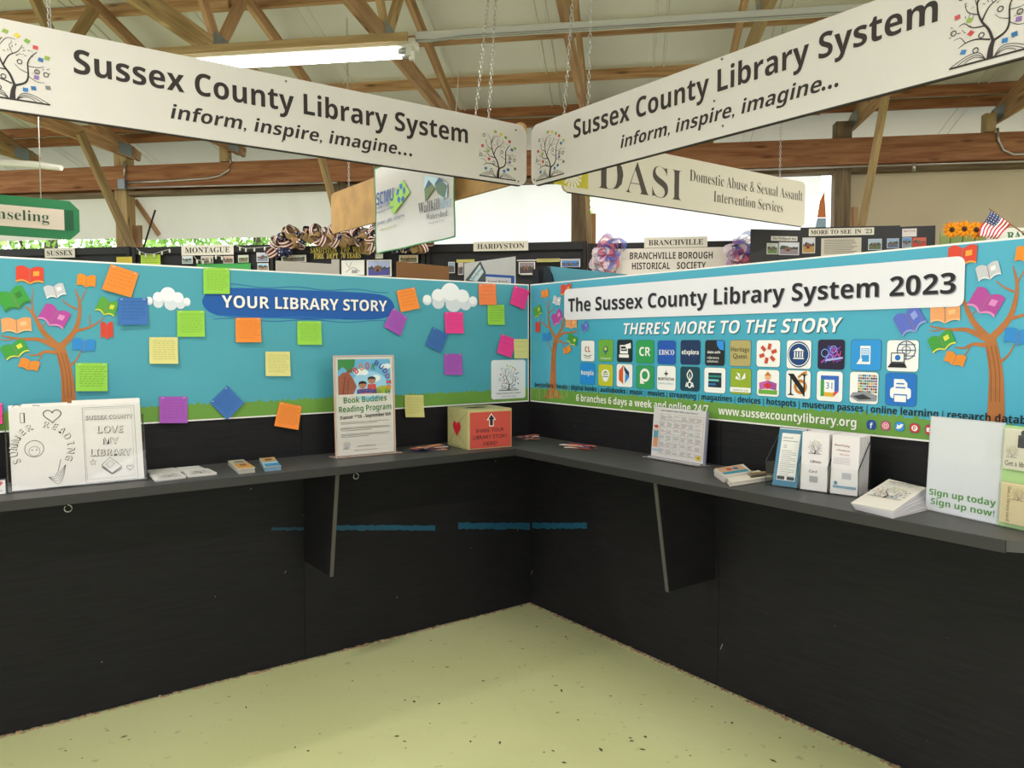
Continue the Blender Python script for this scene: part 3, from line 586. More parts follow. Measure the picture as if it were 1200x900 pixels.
def printer(a, q, W, H):
    a.poly([q(.28, .5), q(.28, .82), q(.6, .82), q(.72, .7), q(.72, .5)], W_, 5); a.rr(*q(.16, .22), *q(.84, .56), .01, W_, 5); a.rect(*q(.28, .2), *q(.72, .36), '#1b72c8', 6); a.rect(*q(.31, .12), *q(.69, .32), W_, 7)
    a.rect(*q(.34, .54), *q(.66, .58), '#1b72c8', 6); a.rect(*q(.36, .66), *q(.62, .7), '#1b72c8', 6)
def shelves(a, q, W, H):
    rn = random.Random(9)
    for i in range(9):
        for j in range(7): a.rect(*q(.3+i*.075, .35+j*.085), *q(.36+i*.075, .41+j*.085), rn.choice(['#c0502e', '#2e6ea4', '#d8b23a', '#3b3b3b', '#5a9a4a', '#8fb8d0']), 5)
    a.poly([q(.02, .2), q(.3, .06), q(.95, .1), q(.98, .28), q(.6, .38), q(.12, .34)], '#8f9499', 6); a.poly([q(.12, .22), q(.36, .12), q(.8, .16), q(.5, .3)], '#3a3c40', 7)
RA = [(272, 447, 330, 537, W_, multi(('t', 'CL', .5, .45, .26, '#b03a2e'), ('l', [(.2, .3), (.5, .24), (.8, .3)], .04, '#555555'), ('l', [(.25, .2), (.5, .14), (.75, .2)], .03, '#999999'))),
      (348, 443, 412, 538, '#6fae3c', multi(('e', .5, .56, .17, .15, '#2e6a80'), ('p', [(.38, .5), (.62, .5), (.5, .3)], '#2e6a80'), ('e', .5, .58, .09, .08, '#d8d84a'), ('t', 'Transparent', .5, .1, .1, W_, 'n'))),
      (430, 443, 497, 541, '#18262c', multi(('r', .2, .38, .72, .76, W_), ('r', .26, .5, .66, .7, '#18262c'), ('r', .14, .2, .78, .34, W_), ('p', [(.55, .78), (.9, .86), (.92, .62), (.6, .6)], W_), ('r', .3, .56, .6, .6, W_))),
      (514, 445, 591, 546, '#2c9a52', g_txt('CR', W_, .38, 'b', .32)), (608, 447, 687, 550, '#1d55b4', g_txt('EBSCO', W_, .22, 's', .4)), (709, 445, 795, 552, '#17315c', g_txt('eExplora', W_, .18, 'b', .42)),
      (817, 445, 902, 556, '#1b1f24', multi(('p', [(.6, .98), (.97, .98), (.97, .6), (.75, .64), (.62, .8)], '#2f8fe0'), ('t', 'data axle', .46, .48, .1, W_), ('t', 'reference', .42, .26, .11, W_, 'n'), ('t', 'solutions', .4, .12, .11, W_, 'n'))),
      (926, 445, 1017, 559, '#b3a66a', multi(('t', 'Heritage', .5, .56, .19, '#2a2a20', 'n'), ('t', 'Quest', .5, .3, .19, '#2a2a20', 'n'))), (1043, 445, 1146, 562, W_, rot_rects)]
RB = [(268, 546, 331, 638, '#1e8fe0', g_txt('hoopla', W_, .22, 'b', .44)), (348, 551, 411, 646, '#c2c62c', multi(('e', .5, .55, .28, .22, W_), ('e', .5, .36, .2, .16, W_), ('r', .32, .52, .68, .56, '#7a9a3a'), ('r', .32, .42, .68, .46, '#2e6a80'), ('p', [(.32, .6), (.5, .72), (.68, .6)], '#8aa83a'))),
      (428, 550, 497, 650, W_, multi(('p', [(.15, .7), (.42, .95), (.42, .12), (.15, .3)], '#d65a2a'), ('p', [(.42, .95), (.8, .66), (.8, .45), (.56, .62)], '#143a5c'), ('p', [(.54, .16), (.82, .44), (.56, .6)], '#2f8fe0'))),
      (514, 556, 591, 657, '#2f9a58', multi(('o', .5, .58, .17, .28, W_), ('r', .23, .2, .34, .62, W_), ('p', [(.34, .2), (.5, .2), (.34, .34)], W_))),
      (606, 558, 687, 664, W_, multi(('t', 'NORTHSTAR', .5, .4, .12, '#2a2a2a'), ('t', 'DIGITAL LITERACY', .5, .24, .07, '#5aa0b0', 'n'), ('p', [(.5, .84), (.53, .72), (.64, .68), (.53, .64), (.5, .54), (.47, .64), (.36, .68), (.47, .72)], '#333333'))),
      (708, 562, 792, 668, '#12404e', multi(('l', [(.5, .88), (.36, .66), (.5, .42), (.62, .26), (.5, .14), (.38, .26), (.5, .42), (.64, .66), (.5, .88)], .05, W_), ('l', [(.5, .7), (.5, .34)], .03, W_), ('l', [(.36, .36), (.3, .18), (.44, .26)], .04, W_), ('l', [(.64, .36), (.7, .18), (.56, .26)], .04, W_))),
      (813, 566, 906, 676, W_, multi(('r', .2, .22, .82, .8, '#16283c'), ('r', .2, .62, .82, .7, '#2a8a7a'), ('r', .2, .46, .7, .54, '#68c0c0'), ('r', .2, .3, .56, .38, '#2f6fb0'))),
      (928, 569, 1019, 682, '#93ac2a', multi(('p', [(.5, .56), (.3, .84), (.46, .8)], W_), ('p', [(.52, .56), (.72, .86), (.74, .62)], W_), ('p', [(.5, .54), (.24, .6), (.3, .72)], W_), ('r', .0, .08, 1, .26, W_), ('t', 'community page', .5, .13, .08, '#6f8a20', 'n'))),
      (1045, 575, 1142, 691, W_, multi(('r', .08, .08, .92, .24, '#6fa83c'), ('p', [(.1, .5), (.5, .6), (.5, .3), (.12, .24)], '#c060b0'), ('p', [(.9, .5), (.5, .6), (.5, .3), (.88, .24)], '#a050a0'), ('e', .5, .72, .14, .12, '#e8b48a'), ('p', [(.34, .78), (.5, .94), (.66, .78)], '#c8742a'), ('p', [(.3, .42), (.5, .52), (.7, .42), (.5, .26)], '#d0303a')))]
RA7 = [(163, 520, 270, 645, W_, multi(('e', .5, .5, .46, .46, '#14407a'), ('o', .5, .5, .4, .43, W_), ('p', [(.26, .62), (.74, .62), (.5, .74)], W_), ('r', .28, .34, .72, .38, W_), ('r', .32, .4, .37, .6, W_), ('r', .43, .4, .48, .6, W_), ('r', .54, .4, .59, .6, W_), ('r', .64, .4, .69, .6, W_))),
       (300, 518, 417, 648, '#241838', net), (445, 518, 577, 652, '#2c95dc', multi(('r', .32, .2, .66, .8, W_), ('r', .36, .28, .62, .72, '#2c95dc'), ('r', .38, .5, .6, .7, '#cfe6f6'), ('l', [(.4, .64), (.58, .64)], .02, '#2c95dc'), ('l', [(.4, .56), (.58, .56)], .02, '#2c95dc'), ('p', [(.2, .2), (.34, .42), (.4, .36), (.36, .2)], W_))), (603, 520, 742, 657, W_, globe)]
RB7 = [(160, 653, 267, 775, W_, multi(('o', .6, .42, .16, .27, '#c8802e'), ('l', [(.5, .75), (.7, .9), (.85, .95)], .08, '#c8802e'), ('t', 'N', .48, .1, .82, '#141414', 's'))),
       (295, 657, 408, 788, W_, multi(('r', .16, .72, .7, .86, '#3566c0'), ('r', .7, .34, .86, .86, '#3566c0'), ('r', .16, .16, .3, .72, '#3f9a4c'), ('r', .3, .16, .66, .3, '#e0b02c'), ('p', [(.66, .16), (.86, .34), (.66, .34)], '#d04434'), ('r', .3, .3, .7, .72, '#f4f4f2'), ('t', '31', .5, .42, .22, '#3566c0', 'n'))),
       (440, 660, 565, 798, W_, shelves), (597, 665, 732, 808, '#1b72c8', printer)]
for r in RA+RB: tile(z6, *r)
for r in RA7+RB7: tile(z7, *r)
zs = lambda x, y: RW.px(980+x/5.4545, 470+y/5.4545)
tile(zs, 203, 122, 262, 180, '#1a4a94', g_txt('f', W_, .6, 'b', .12))
tile(zs, 295, 128, 352, 186, '#c8365a', multi(('e', .5, .5, .38, .38, '#e6dada'), ('e', .5, .5, .3, .3, '#c8365a'), ('o', .5, .5, .12, .2, W_)))
tile(zs, 384, 133, 443, 190, '#2f8fd6', multi(('p', [(.1, .25), (.4, .22), (.7, .35), (.84, .66), (.92, .74), (.6, .8), (.5, .6), (.2, .72), (.22, .45)], W_)))
tile(zs, 478, 142, 540, 202, '#c42a2a', multi(('e', .5, .5, .32, .32, W_), ('t', 'p', .5, .42, .4, '#c42a2a')))
tile(zs, 576, 152, 640, 215, '#c42a2a', multi(('r', .15, .28, .85, .72, W_), ('p', [(.42, .38), (.42, .62), (.64, .5)], '#c42a2a')))
# ------------------------------------------------------------------ sticky notes
NC = {'orange': '#f08a34', 'blue': '#3a6db4', 'green': '#93cf48', 'yellow': '#d9d488', 'purple': '#a554b8', 'pink': '#ec3f93', 'coral': '#f0814a', 'lime': '#b2d84a'}
def rc(zf, x0, y0, x1, y1): return [zf(x0, y1), zf(x1, y1), zf(x1, y0), zf(x0, y0)]
def qd(zf, tl, tr, b_r, b_l): return [zf(*b_l), zf(*b_r), zf(*tr), zf(*tl)]
def note(corners, colr, label, ink='#4a3a30', dark=False, rows=9, seed=0, kind='write'):
    t = thing('sticky_note', LW.w(sum(c[0] for c in corners)/4, min(c[1] for c in corners), 0), label, 'sticky note', 'sticky notes on the left banner')
    bl_, b_r, tr, tl = [Vector((c[0], c[1])) for c in corners]; rn = random.Random(seed); n = 5; cu = rn.uniform(.003, .010); base = .0115 if bl_.y > BB-.2 else .0115
    P = lambda s, q: (bl_*(1-s)+b_r*s)*(1-q)+(tl*(1-s)+tr*s)*q
    def Wn(s, q, e=0): p = P(s, q); return LW.w(p.x, p.y, base+cu*(1-q)**2+.002*math.sin(s*3+seed)*(1-q)+e)
    vs = [Wn(i/n, j/n) for j in range(n+1) for i in range(n+1)]+[Wn(i/n, j/n, -.0006) for j in range(n+1) for i in range(n+1)]
    k = (n+1)**2; fs = []
    for j in range(n):
        for i in range(n):
            q = [j*(n+1)+i, j*(n+1)+i+1, (j+1)*(n+1)+i+1, (j+1)*(n+1)+i]; fs += [tuple(q), tuple(k+x for x in q[::-1])]
    mk('paper', vs, fs, mat(NC[colr], .7), t)
    vs = []; fs = []
    for r in range(rows):
        q = .86-.76*r/rows; x = .1+rn.random()*.04; xe = .92-rn.random()*(.12 if r < rows-1 else .5)
        pts = []
        while x < xe:
            wl_ = rn.uniform(.06, .16)
            for m_ in range(5): pts.append((x+wl_*m_/4, q+(.022 if m_ % 2 else -.016)*rn.uniform(.5, 1.3)))
            for i in range(len(pts)-1):
                A, C = pts[i], pts[i+1]; d = .0055 if dark else .0042; b = len(vs)
                vs += [Wn(A[0], A[1]-d, .0004), Wn(C[0], C[1]-d, .0004), Wn(C[0], C[1]+d, .0004), Wn(A[0], A[1]+d, .0004)]; fs.append((b, b+1, b+2, b+3))
            pts = []; x += wl_+.03
    mk('handwriting', vs, fs, mat(ink), t)
    vs = []; fs = []
    for s_ in (.12, .88):
        c = Wn(s_, .95, .0012); b = len(vs); e = Vector((.004, 0, 0)); vs += [c-e-Z*.0008, c+e-Z*.0008, c+e+Z*.0008, c-e+Z*.0008]; fs.append((b, b+1, b+2, b+3))
    mk('staple', vs, fs, mat('#dcdcdc', .3, metal=.5), t)
NT = [(qd(z4, (485, 112), (607, 152), (573, 258), (444, 222)), 'orange', 'large tilted orange note above the dark blue note', 5), (rc(z4, 516, 260, 646, 378), 'blue', 'square dark blue note left of the small cloud', 6),
      (rc(z4, 890, 128, 1005, 242), 'green', 'green note at the top edge, over the left end of the title patch', 10), (rc(z4, 775, 315, 895, 430), 'green', 'green note just below the small cloud', 9),
      (rc(z4, 653, 432, 778, 548), 'yellow', 'pale yellow note below the small cloud, left of the others', 9), (rc(z4, 1031, 347, 1142, 454), 'orange', 'square orange note hanging under the title patch', 8),
      (rc(z4, 330, 545, 470, 668), 'green', 'green note beside the painted tree trunk above the colouring pages', 9), (rc(z4, 697, 692, 820, 808), 'purple', 'purple note at the bottom edge left of the blue diamond', 7),
      (qd(z4, (918, 718), (995, 643), (1068, 720), (993, 793)), 'blue', 'blue note turned as a diamond on the green grass strip', 8), (rc(z5, 37, 495, 145, 602), 'yellow', 'pale yellow note in the middle of the left banner', 9),
      (rc(z5, 177, 362, 282, 465), 'green', 'green note under the word LIBRARY of the title', 9), (qd(z5, (612, 228), (692, 213), (712, 305), (630, 322)), 'orange', 'tilted orange note at the right end of the title patch', 5),
      (qd(z5, (597, 303), (660, 345), (628, 427), (553, 385)), 'purple', 'tilted purple note below the right end of the title patch', 9), (qd(z5, (772, 386), (840, 420), (808, 500), (738, 468)), 'blue', 'tilted blue note touching the upright pink note', 8),
      (rc(z5, 823, 322, 904, 415), 'pink', 'upright pink note directly below the big cloud', 7), (rc(z5, 821, 505, 900, 597), 'purple', 'upright purple note right of the flyer stand', 8),
      (rc(z5, 973, 198, 1048, 290), 'coral', 'coral orange note at the top edge, right of the big cloud', 4), (rc(z5, 1012, 290, 1085, 378), 'green', 'small green note with black writing under the coral note', 6),
      (qd(z5, (1130, 205), (1197, 228), (1170, 313), (1107, 285)), 'pink', 'tilted pink note in the top right corner of the left banner', 4), (qd(z5, (1073, 418), (1140, 442), (1112, 523), (1048, 500)), 'pink', 'tilted pink note above the white tree emblem', 3),
      (rc(z5, 1127, 440, 1192, 525), 'yellow', 'pale yellow note above the white tree emblem by the corner', 3), (rc(z5, 648, 685, 731, 782), 'yellow', 'pale yellow note hanging off the bottom edge beside the flyer stand', 9),
      (qd(z5, (100, 715), (197, 735), (178, 837), (73, 820)), 'orange', 'tilted orange note hanging off the bottom edge of the banner', 9),
      ([LW.px(-26, 500), LW.px(2.5, 496), LW.px(2.5, 472), LW.px(-26, 472)], 'pink', 'pink note at the far left edge, behind the colouring pages', 6)]
for i, (c, k, lab, rows) in enumerate(NT): note(c, k, lab, dark=(k in ('blue', 'green') and i in (1, 6, 17)), rows=rows, seed=i+1, ink='#1c2a20' if i in (6, 17) else '#243050' if i in (1, 8, 13) else '#6a4a38' if k in ('orange', 'coral') else '#4d3a58' if k in ('purple', 'pink') else '#5f5a48')
# ------------------------------------------------------------------ hanging signs
CHM = mat('#b9b9b4', .35, metal=.7)
def chain(p0, p1, parent, pitch=.022, r=.0022):
    p0, p1 = Vector(p0), Vector(p1); d = p1-p0; L = d.length; d.normalize(); s = d.orthogonal().normalized(); t = d.cross(s); n = int(L/pitch); vs = []; fs = []
    for i in range(n):
        c = p0+d*(i+.5)*L/n; a = s if i % 2 else t; pts = []
        for k in range(8):
            an = 6.2832*k/8; pts.append(c+d*math.cos(an)*pitch*.68+a*math.sin(an)*pitch*.3)
        v, f = tubegeo(pts, r, 4, True); b = len(vs); vs += v; fs += [tuple(b+x for x in q) for q in f]
    return mk('chain', vs, fs, CHM, parent)
SB, STP = 2.150, 2.4487
def hang_sign(pl, a0, a1, label, mir):
    t = thing('hanging_sign', pl.w((a0+a1)/2, SB, 0), label, 'sign', 'pair of library signs over the booth corner')
    slab('board', pl, rrpts(a0, SB, a1, STP, .045), -.009, .009, mat('#d3cfca', .55, noise=.03), t)
    slab('board_edge', pl, [(a0+.04, SB-.0035), (a1-.04, SB-.0035), (a1-.04, SB-.0003), (a0+.04, SB-.0003)], -.01, .0095, mat('#3a3532', .6), t)
    return t
s1 = hang_sign(LW, -2.475, -.030, 'long white hanging sign over the left wall, black letters and tree emblems', 1)
a = Art(LW, .0098); y = (LW.px(97, 86)[1]+LW.px(546, 170)[1])/2; h = LW.px(97, 57.5)[1]-LW.px(97, 85.5)[1]; a.text('Sussex County Library System', (LW.px(86, 80)[0], y), (LW.px(547, 170)[0], y), '#2b2422', 'b', h*1.0, .0, 1); a.build('lettering', s1); a = Art(LW, .0098)
y = (LW.px(200, 138.3)[1]+LW.px(463, 181.7)[1])/2; p0 = LW.px(199, 138); p1 = LW.px(463, 182); a.text('inform, inspire, imagine', (p0[0], y), (p1[0], y), '#2b2422', 'bi', h*.62, .0, 1)
for x in (467, 473.5, 480): q = LW.px(x, 183); a.ell(q[0], y+.006, .0075, .0075, '#2b2422', 1, 12)
a.build('lettering', s1)
hL = LW.px(582, 153)[1]-LW.px(582, 209)[1]
for xx, yy in ((582, 209), (14.5, 117)):
    a = Art(LW, .0098); q = LW.px(xx, yy); logo(a, q[0], q[1], hL*1.03, 1); a.build('tree_emblem', s1)
s2 = hang_sign(RW, .022, 2.467, 'long white hanging sign over the right wall, black letters and tree emblems', -1)
a = Art(RW, .0098); y = (RW.px(676, 160.5)[1]+RW.px(1099, 28.5)[1])/2; a.text('Sussex County Library System', (RW.px(674, 161)[0], y), (RW.px(1100.5, 28)[0], y), '#2b2422', 'b', h*1.0, .0, 1); a.build('lettering', s2); a = Art(RW, .0098)
p0 = RW.px(729, 172.7); p1 = RW.px(963, 110); y = (p0[1]+p1[1])/2; a.text('inform, inspire, imagine', (p0[0], y), (p1[0], y), '#2b2422', 'bi', h*.62, .0, 1)
for x in (967, 974.5, 982): q = RW.px(x, 105); a.ell(q[0], y+.006, .0075, .0075, '#2b2422', 1, 12)
a.build('lettering', s2)
for xx, yy in ((646, 209), (1162, 56)):
    a = Art(RW, .0098); q = RW.px(xx, yy); q = (q[0], LW.px(582, 209)[1]); logo(a, q[0], q[1], hL*1.03, 1); a.build('tree_emblem', s2)
def hangc(pl, b, tpx, par):
    q = pl.px(*b); p0 = pl.w(q[0], STP-.012, 0); p1 = pl.pw(*tpx); d = (p1-p0); d = d*((3.62-p0.z)/d.z); chain(p0, p0+d, par)
hangc(LW, (557, 137), (572, 0), s1); hangc(LW, (572.5, 140), (581, 0), s1); hangc(LW, (58, 30), (57, 0), s1); hangc(RW, (661, 132), (671, 0), s2); hangc(RW, (689, 120), (693, 0), s2)
def screws(pl, pts, par):
    for x, y in pts:
        q = pl.px(x, y); vs, fs = [], []; n = 10
        vs = [pl.w(q[0]+.0045*math.cos(6.283*k/n), q[1]+.0045*math.sin(6.283*k/n), .0098+e) for e in (0, .002) for k in range(n)]
        mk('screw', vs, [tuple(range(n, 2*n))]+[(k, (k+1) % n, (k+1) % n+n, k+n) for k in range(n)], mat('#6e6a64', .4, metal=.6), par)
screws(LW, ((603, 153), (606, 213), (334, 96), (330, 166)), s1); screws(RW, ((626, 150.5), (628, 211), (848, 70), (839, 119), (849, 148)), s2)
# sign behind the right wall
DP = Plane((0, .4, 0), (1, 0, 0), Z)
d0 = DP.px(640, 222); d1 = DP.px(942, 240); zb = DP.px(935, 265)[1]; zt = DP.px(777, 180)[1]
t = thing('hanging_sign', DP.w((d0[0]+d1[0])/2, zb, 0), 'cream hanging sign with big serif capitals behind the right sign', 'sign')
slab('board', DP, rrpts(d1[0]-2.44, zb, d1[0], zt, .04), -.009, .009, mat('#e3dccb', .55), t)
slab('board_edge', DP, [(d1[0]-2.4, zb-.0035), (d1[0]-.04, zb-.0035), (d1[0]-.04, zb-.0003), (d1[0]-2.4, zb-.0003)], -.01, .0095, mat('#3a3532', .6), t)
a = Art(DP, .0098); e0 = DP.px(648, 216); e1 = DP.px(688, 216); a.rect(e0[0], DP.px(688, 222)[1], e1[0], zt-.02, '#cdbf2c', 1)
c = DP.px(669, 205)
for k in range(16):
    an = 6.283*k/16; a.poly([(c[0]+.02*math.cos(an-.25), c[1]+.02*math.sin(an-.25)), (c[0]+.075*math.cos(an-.12), c[1]+.075*math.sin(an-.12)), (c[0]+.082*math.cos(an), c[1]+.082*math.sin(an)), (c[0]+.075*math.cos(an+.12), c[1]+.075*math.sin(an+.12)), (c[0]+.02*math.cos(an+.25), c[1]+.02*math.sin(an+.25))], '#e8e6d8', 2)
a.ell(c[0], c[1], .024, .024, '#e8e6d8', 2.5)
a.build('flower_emblem', t)
a = Art(DP, .0098); y = (DP.px(702, 222)[1]+DP.px(796, 235)[1])/2; h = DP.px(748, 187)[1]-DP.px(748, 226.5)[1]
a.text('DASI', (DP.px(699, 222)[0], y), (DP.px(798, 235)[0], y), '#4a4038', 's', h, -.014, 1); a.build('lettering', t); a = Art(DP, .0098)
p0 = DP.px(807, 212); p1 = DP.px(939, 236); y = (p0[1]+p1[1])/2; a.text('Domestic Abuse & Sexual Assault', (p0[0], y), (p1[0], y), '#4a4038', 's', None, -.012, 1, 1.25)
p0 = DP.px(835, 236); p1 = DP.px(916, 250); y = (p0[1]+p1[1])/2; a.text('Intervention Services', (p0[0], y), (p1[0], y), '#4a4038', 's', None, -.012, 1, 1.25); a.build('lettering', t)
q = DP.pw(914, 209); chain((q.x, q.y, zt-.01), (q.x, q.y, 3.7), t)
# green sign
GP = Plane((0, 3.3, 0), (1, 0, 0), Z)
g1 = GP.px(93, 260)[0]; gt = GP.px(83, 236)[1]; gb = GP.px(85, 281)[1]; cc = .06; g0 = g1-2.44
t = thing('hanging_sign', GP.w((g0+g1)/2, gb, 0), 'green hanging sign with white inset reading Counseling at the left edge', 'sign')
slab('board', GP, [(g0+cc, gb), (g1-cc, gb), (g1, gb+cc), (g1, gt-cc), (g1-cc, gt), (g0+cc, gt), (g0, gt-cc), (g0, gb+cc)], -.009, .009, mat('#2f8456', .6), t)
a = Art(GP, .0098); i1 = GP.px(75, 257); it = GP.px(74, 246)[1]; ib = GP.px(74, 270)[1]; a.rect(g0+.2, ib, i1[0], it, '#e6d9cc', 1); a.build('inset_panel', t)
a = Art(GP, .0098); a.poly([(i1[0]+.005, ib), (i1[0]+.06, ib), (GP.px(86, 258)[0], (it+ib)/2), (i1[0]+.06, it), (i1[0]+.005, it)], '#245f42', 1); a.build('arrow_print', t)
a = Art(GP, .0104); e = GP.px(57.5, 259); L = textgeo('Counseling', 's', -.01)[2]; hh = (it-ib)*.52; k = hh/.714; y = ib+(it-ib)*.33; a.text('Counseling', (e[0]-L*k*.96, y), (e[0], y), '#2a5a40', 's', hh, -.008, 2); a.build('lettering', t)
q = GP.pw(48, 232); tube('hanging_rod', [(q.x, q.y, gt-.005), (q.x, q.y, 3.42)], .004, mat('#c9c5bc', .5), t, 6)
# brown sign and white banner behind the corner
BPN = Plane((.0, 0, 0), (0, -1, 0), Z)
b1 = BPN.px(389, 250)[0]; bt = BPN.px(395, 225)[1]; bb = BPN.px(395, 273)[1]
t = thing('hanging_sign', BPN.w(b1+1.22, bb, 0), 'blank brown paper covered sign behind the white cloth banner', 'sign')
slab('board', BPN, rrpts(b1, bb, b1+2.44, bt, .04), -.012, .006, mat('#b9925c', .7, noise=.22, nscale=9), t)
q = BPN.pw(409, 222); chain((q.x, q.y, bt-.01), (q.x, q.y, 3.7), t)
CP = Plane((-.07, 0, 0), (0, -1, 0), Z)
cl = [CP.px(443, 297), CP.px(513, 283), CP.px(530, 276), CP.px(535, 205), CP.px(480, 197), CP.px(437, 199)]
ct = max(p[1] for p in cl[4:])
t = thing('cloth_banner', CP.w(cl[0][0], cl[0][1], 0), 'white cloth banner with green hem and watershed emblem, hanging at the corner', 'banner')
x0, x1 = CP.px(440, 250)[0], CP.px(533, 240)[0]; zb0, zb1 = CP.px(443, 297)[1], CP.px(530, 277)[1]; zt0 = CP.px(437, 199)[1]
n = 20; vs = []; fs = []
def cw(s, q, e=0): zb_ = zb0+(zb1-zb0)*s*.6-.0; return CP.w(x0+(x1-x0)*s+.01*(1-q)*(1-s), zb_+(zt0-zb_)*q, .006*math.sin(s*13)*(1-q)+.003*math.sin(q*9+s*4)+e)
vs = [cw(i/n, j/n) for j in range(n+1) for i in range(n+1)]; fs = [(j*(n+1)+i, j*(n+1)+i+1, (j+1)*(n+1)+i+1, (j+1)*(n+1)+i) for j in range(n) for i in range(n)]
mk('cloth', vs, fs, cloth_mat('#e2e2e4', .25), t, smooth=True)
for nm, seq in (('hem', [cw(i/n, 0, .001) for i in range(n+1)]), ('hem', [cw(0, i/n, .001) for i in range(n+1)]), ('hem', [cw(i/n, 1, .001) for i in range(n+1)]), ('hem', [cw(1, i/n, .001) for i in range(n+1)])): tube(nm, seq, .0045, mat('#4f9a62', .6), t, 5)
a = Art(CP, .010); W = x1-x0
q = CP.px(465, 227); Hc = zt0-zb0
a.poly([CP.px(474, 211), CP.px(482, 226), CP.px(462, 252), CP.px(458, 240), CP.px(459, 232)], '#9ccc5a', 1)
for k in range(5):
    an = 6.283*k/5+1.57; c = CP.px(471.5, 227); u = (math.cos(an), math.sin(an)); v = (-u[1], u[0]); r = .046
    a.poly([(c[0]+u[0]*r*.6-v[0]*.022, c[1]+u[1]*r*.6-v[1]*.022), (c[0]+u[0]*r*1.25-v[0]*.02, c[1]+u[1]*r*1.25-v[1]*.02), (c[0]+u[0]*r*1.3+v[0]*.022, c[1]+u[1]*r*1.3+v[1]*.022), (c[0]+u[0]*r*.6+v[0]*.012, c[1]+u[1]*r*.6+v[1]*.012)], '#2766b4', 2)
a.text('SCMU', CP.px(443, 241), CP.px(463, 235), '#2a56a4', 'b', .08, .0, 3)
a.text('Sussex County', CP.px(443, 246), CP.px(459, 240), '#4a6aa0', 'n', .026, 0, 3); a.text('municipal utilities', CP.px(443, 251), CP.px(463, 243.5), '#4a6aa0', 'n', .02, 0, 3)
a.text('protect . plan . conserve', CP.px(444, 264), CP.px(475.5, 254), '#3c5a94', 'n', .026, 0, 3); a.text('www.scmua.org', CP.px(447, 271), CP.px(466, 265), '#a8b46a', 'n', .016, 0, 3)
a.build('emblem_print', t); a = Art(CP, .010)
a.poly([CP.px(500, 206), CP.px(512, 208), CP.px(526, 215), CP.px(526, 231), CP.px(520, 234), CP.px(514, 220), CP.px(508, 222), CP.px(500, 236), CP.px(498, 222)], '#bcd8ea', 1)
a.poly([CP.px(504, 211), CP.px(512, 220), CP.px(500, 237), CP.px(499, 222)], '#6e8058', 2); a.poly([CP.px(504, 211), CP.px(508, 216), CP.px(500, 222)], '#3d5c80', 3)
a.poly([CP.px(516, 208), CP.px(526, 218), CP.px(523, 233), CP.px(514, 226), CP.px(511, 216)], '#5f7a6c', 2); a.poly([CP.px(516, 208), CP.px(521, 212), CP.px(512, 217)], '#3d6288', 3)
a.text('Wallkill', CP.px(492, 251), CP.px(517, 245), '#3f4a5c', 's', .066, -.006, 3); a.text('River', CP.px(517.5, 245), CP.px(531, 242), '#8fb4d4', 's', .066, -.006, 3)
a.text('Watershed', CP.px(501, 258), CP.px(526, 253), '#3f4a5c', 's', .036, -.006, 3); a.text('Management Group', CP.px(504, 263), CP.px(522, 259), '#8a909a', 'n', .014, 0, 3)
a.build('emblem_print', t)
tube('tie_cord', [cw(0, 1), cw(0, 1)+Vector((.0, .3, .35))], .002, mat('#b9b3a6'), t, 5); tube('tie_cord', [cw(1, 1), cw(1, 1)+Vector((0, -.05, .35))], .002, mat('#b9b3a6'), t, 5)
# ------------------------------------------------------------------ lights and conduits overhead
def emis(c, s):
    m = bpy.data.materials.new('lit_tube'); m.use_nodes = True; b = m.node_tree.nodes['Principled BSDF']; b.inputs['Emission Color'].default_value = c; b.inputs['Emission Strength'].default_value = s; return m
TUBE = emis((1, .97, .9, 1), 14)
FP = VP(4.62)
f0, f1 = FP.px(205, 62)[0], FP.px(488, 48)[0]; fz = FP.px(480, 62)[1]
t = thing('strip_light', B((f0+f1)/2, 4.62, fz), 'lit fluorescent strip light above the left hanging sign', 'lamp')
wf = mat('#dcdad2', .4)
beam('housing', B(f0-.5, 4.62, fz+.045), B(f1, 4.62, fz+.045), .12, .045, wf, t)
beam('wood_batten', B(f0-.5, 4.50, fz+.05), B(f1-.02, 4.50, fz+.05), .018, .05, WOODPALE, t)
for dv in (-.035, .035): tube('tube_lamp', [B(f0-.42, 4.62+dv, fz), B(f1-.1, 4.62+dv, fz)], .018, TUBE, t, 10)
for dv in (-.035, .035):
    tube('tube_end', [B(f1-.1, 4.62+dv, fz), B(f1-.055, 4.62+dv, fz)], .0185, mat('#a9adae', .3, metal=.6), t, 10); box_ = B(f1-.04, 4.62+dv, fz)
    beam('lamp_socket', box_-Z*.03, box_+Z*.03, .03, .03, wf, t, up=U)
TP = VP(4.62); ta, tb = TP.px(488, 40)[0], 8.0
t = thing('light_track', B(2, 4.62, TP.px(600, 37)[1]), 'long white metal channel running under the rafters with a conduit', 'channel')
zc = (TP.px(492, 42)[1]+TP.px(990, 13)[1])/2
beam('channel', B(f1+.001, 4.62, zc), B(tb, 4.62, zc), .05, .045, mat('#d2d3ce', .4, metal=.2), t)
tube('conduit', [B(f1+.01, 4.57, fz+.05), B(f1+.1, 4.57, zc-.05), B(f1+.3, 4.57, zc-.035), B(tb, 4.57, zc-.035)], .009, mat('#a7a9a6', .35, metal=.7), t)
EMT = mat('#bdb9b0', .3, metal=.7); KP = VP(7.43)
t = thing('conduit_run', KP.pw(146, 216), 'thin metal conduit with junction box on the girder behind the left sign', 'pipe', 'conduits on the girder')
tube('pipe', [KP.pw(146, 189), KP.pw(146, 208)], .012, EMT, t)
q = KP.pw(144, 216); mk('junction_box', [q+U*x+V*y+Z*z for z in (-.05, .05) for x, y in ((-.04, -.03), (.04, -.03), (.04, .02), (-.04, .02))], BOXF, mat('#8d9499', .4, metal=.5), t)
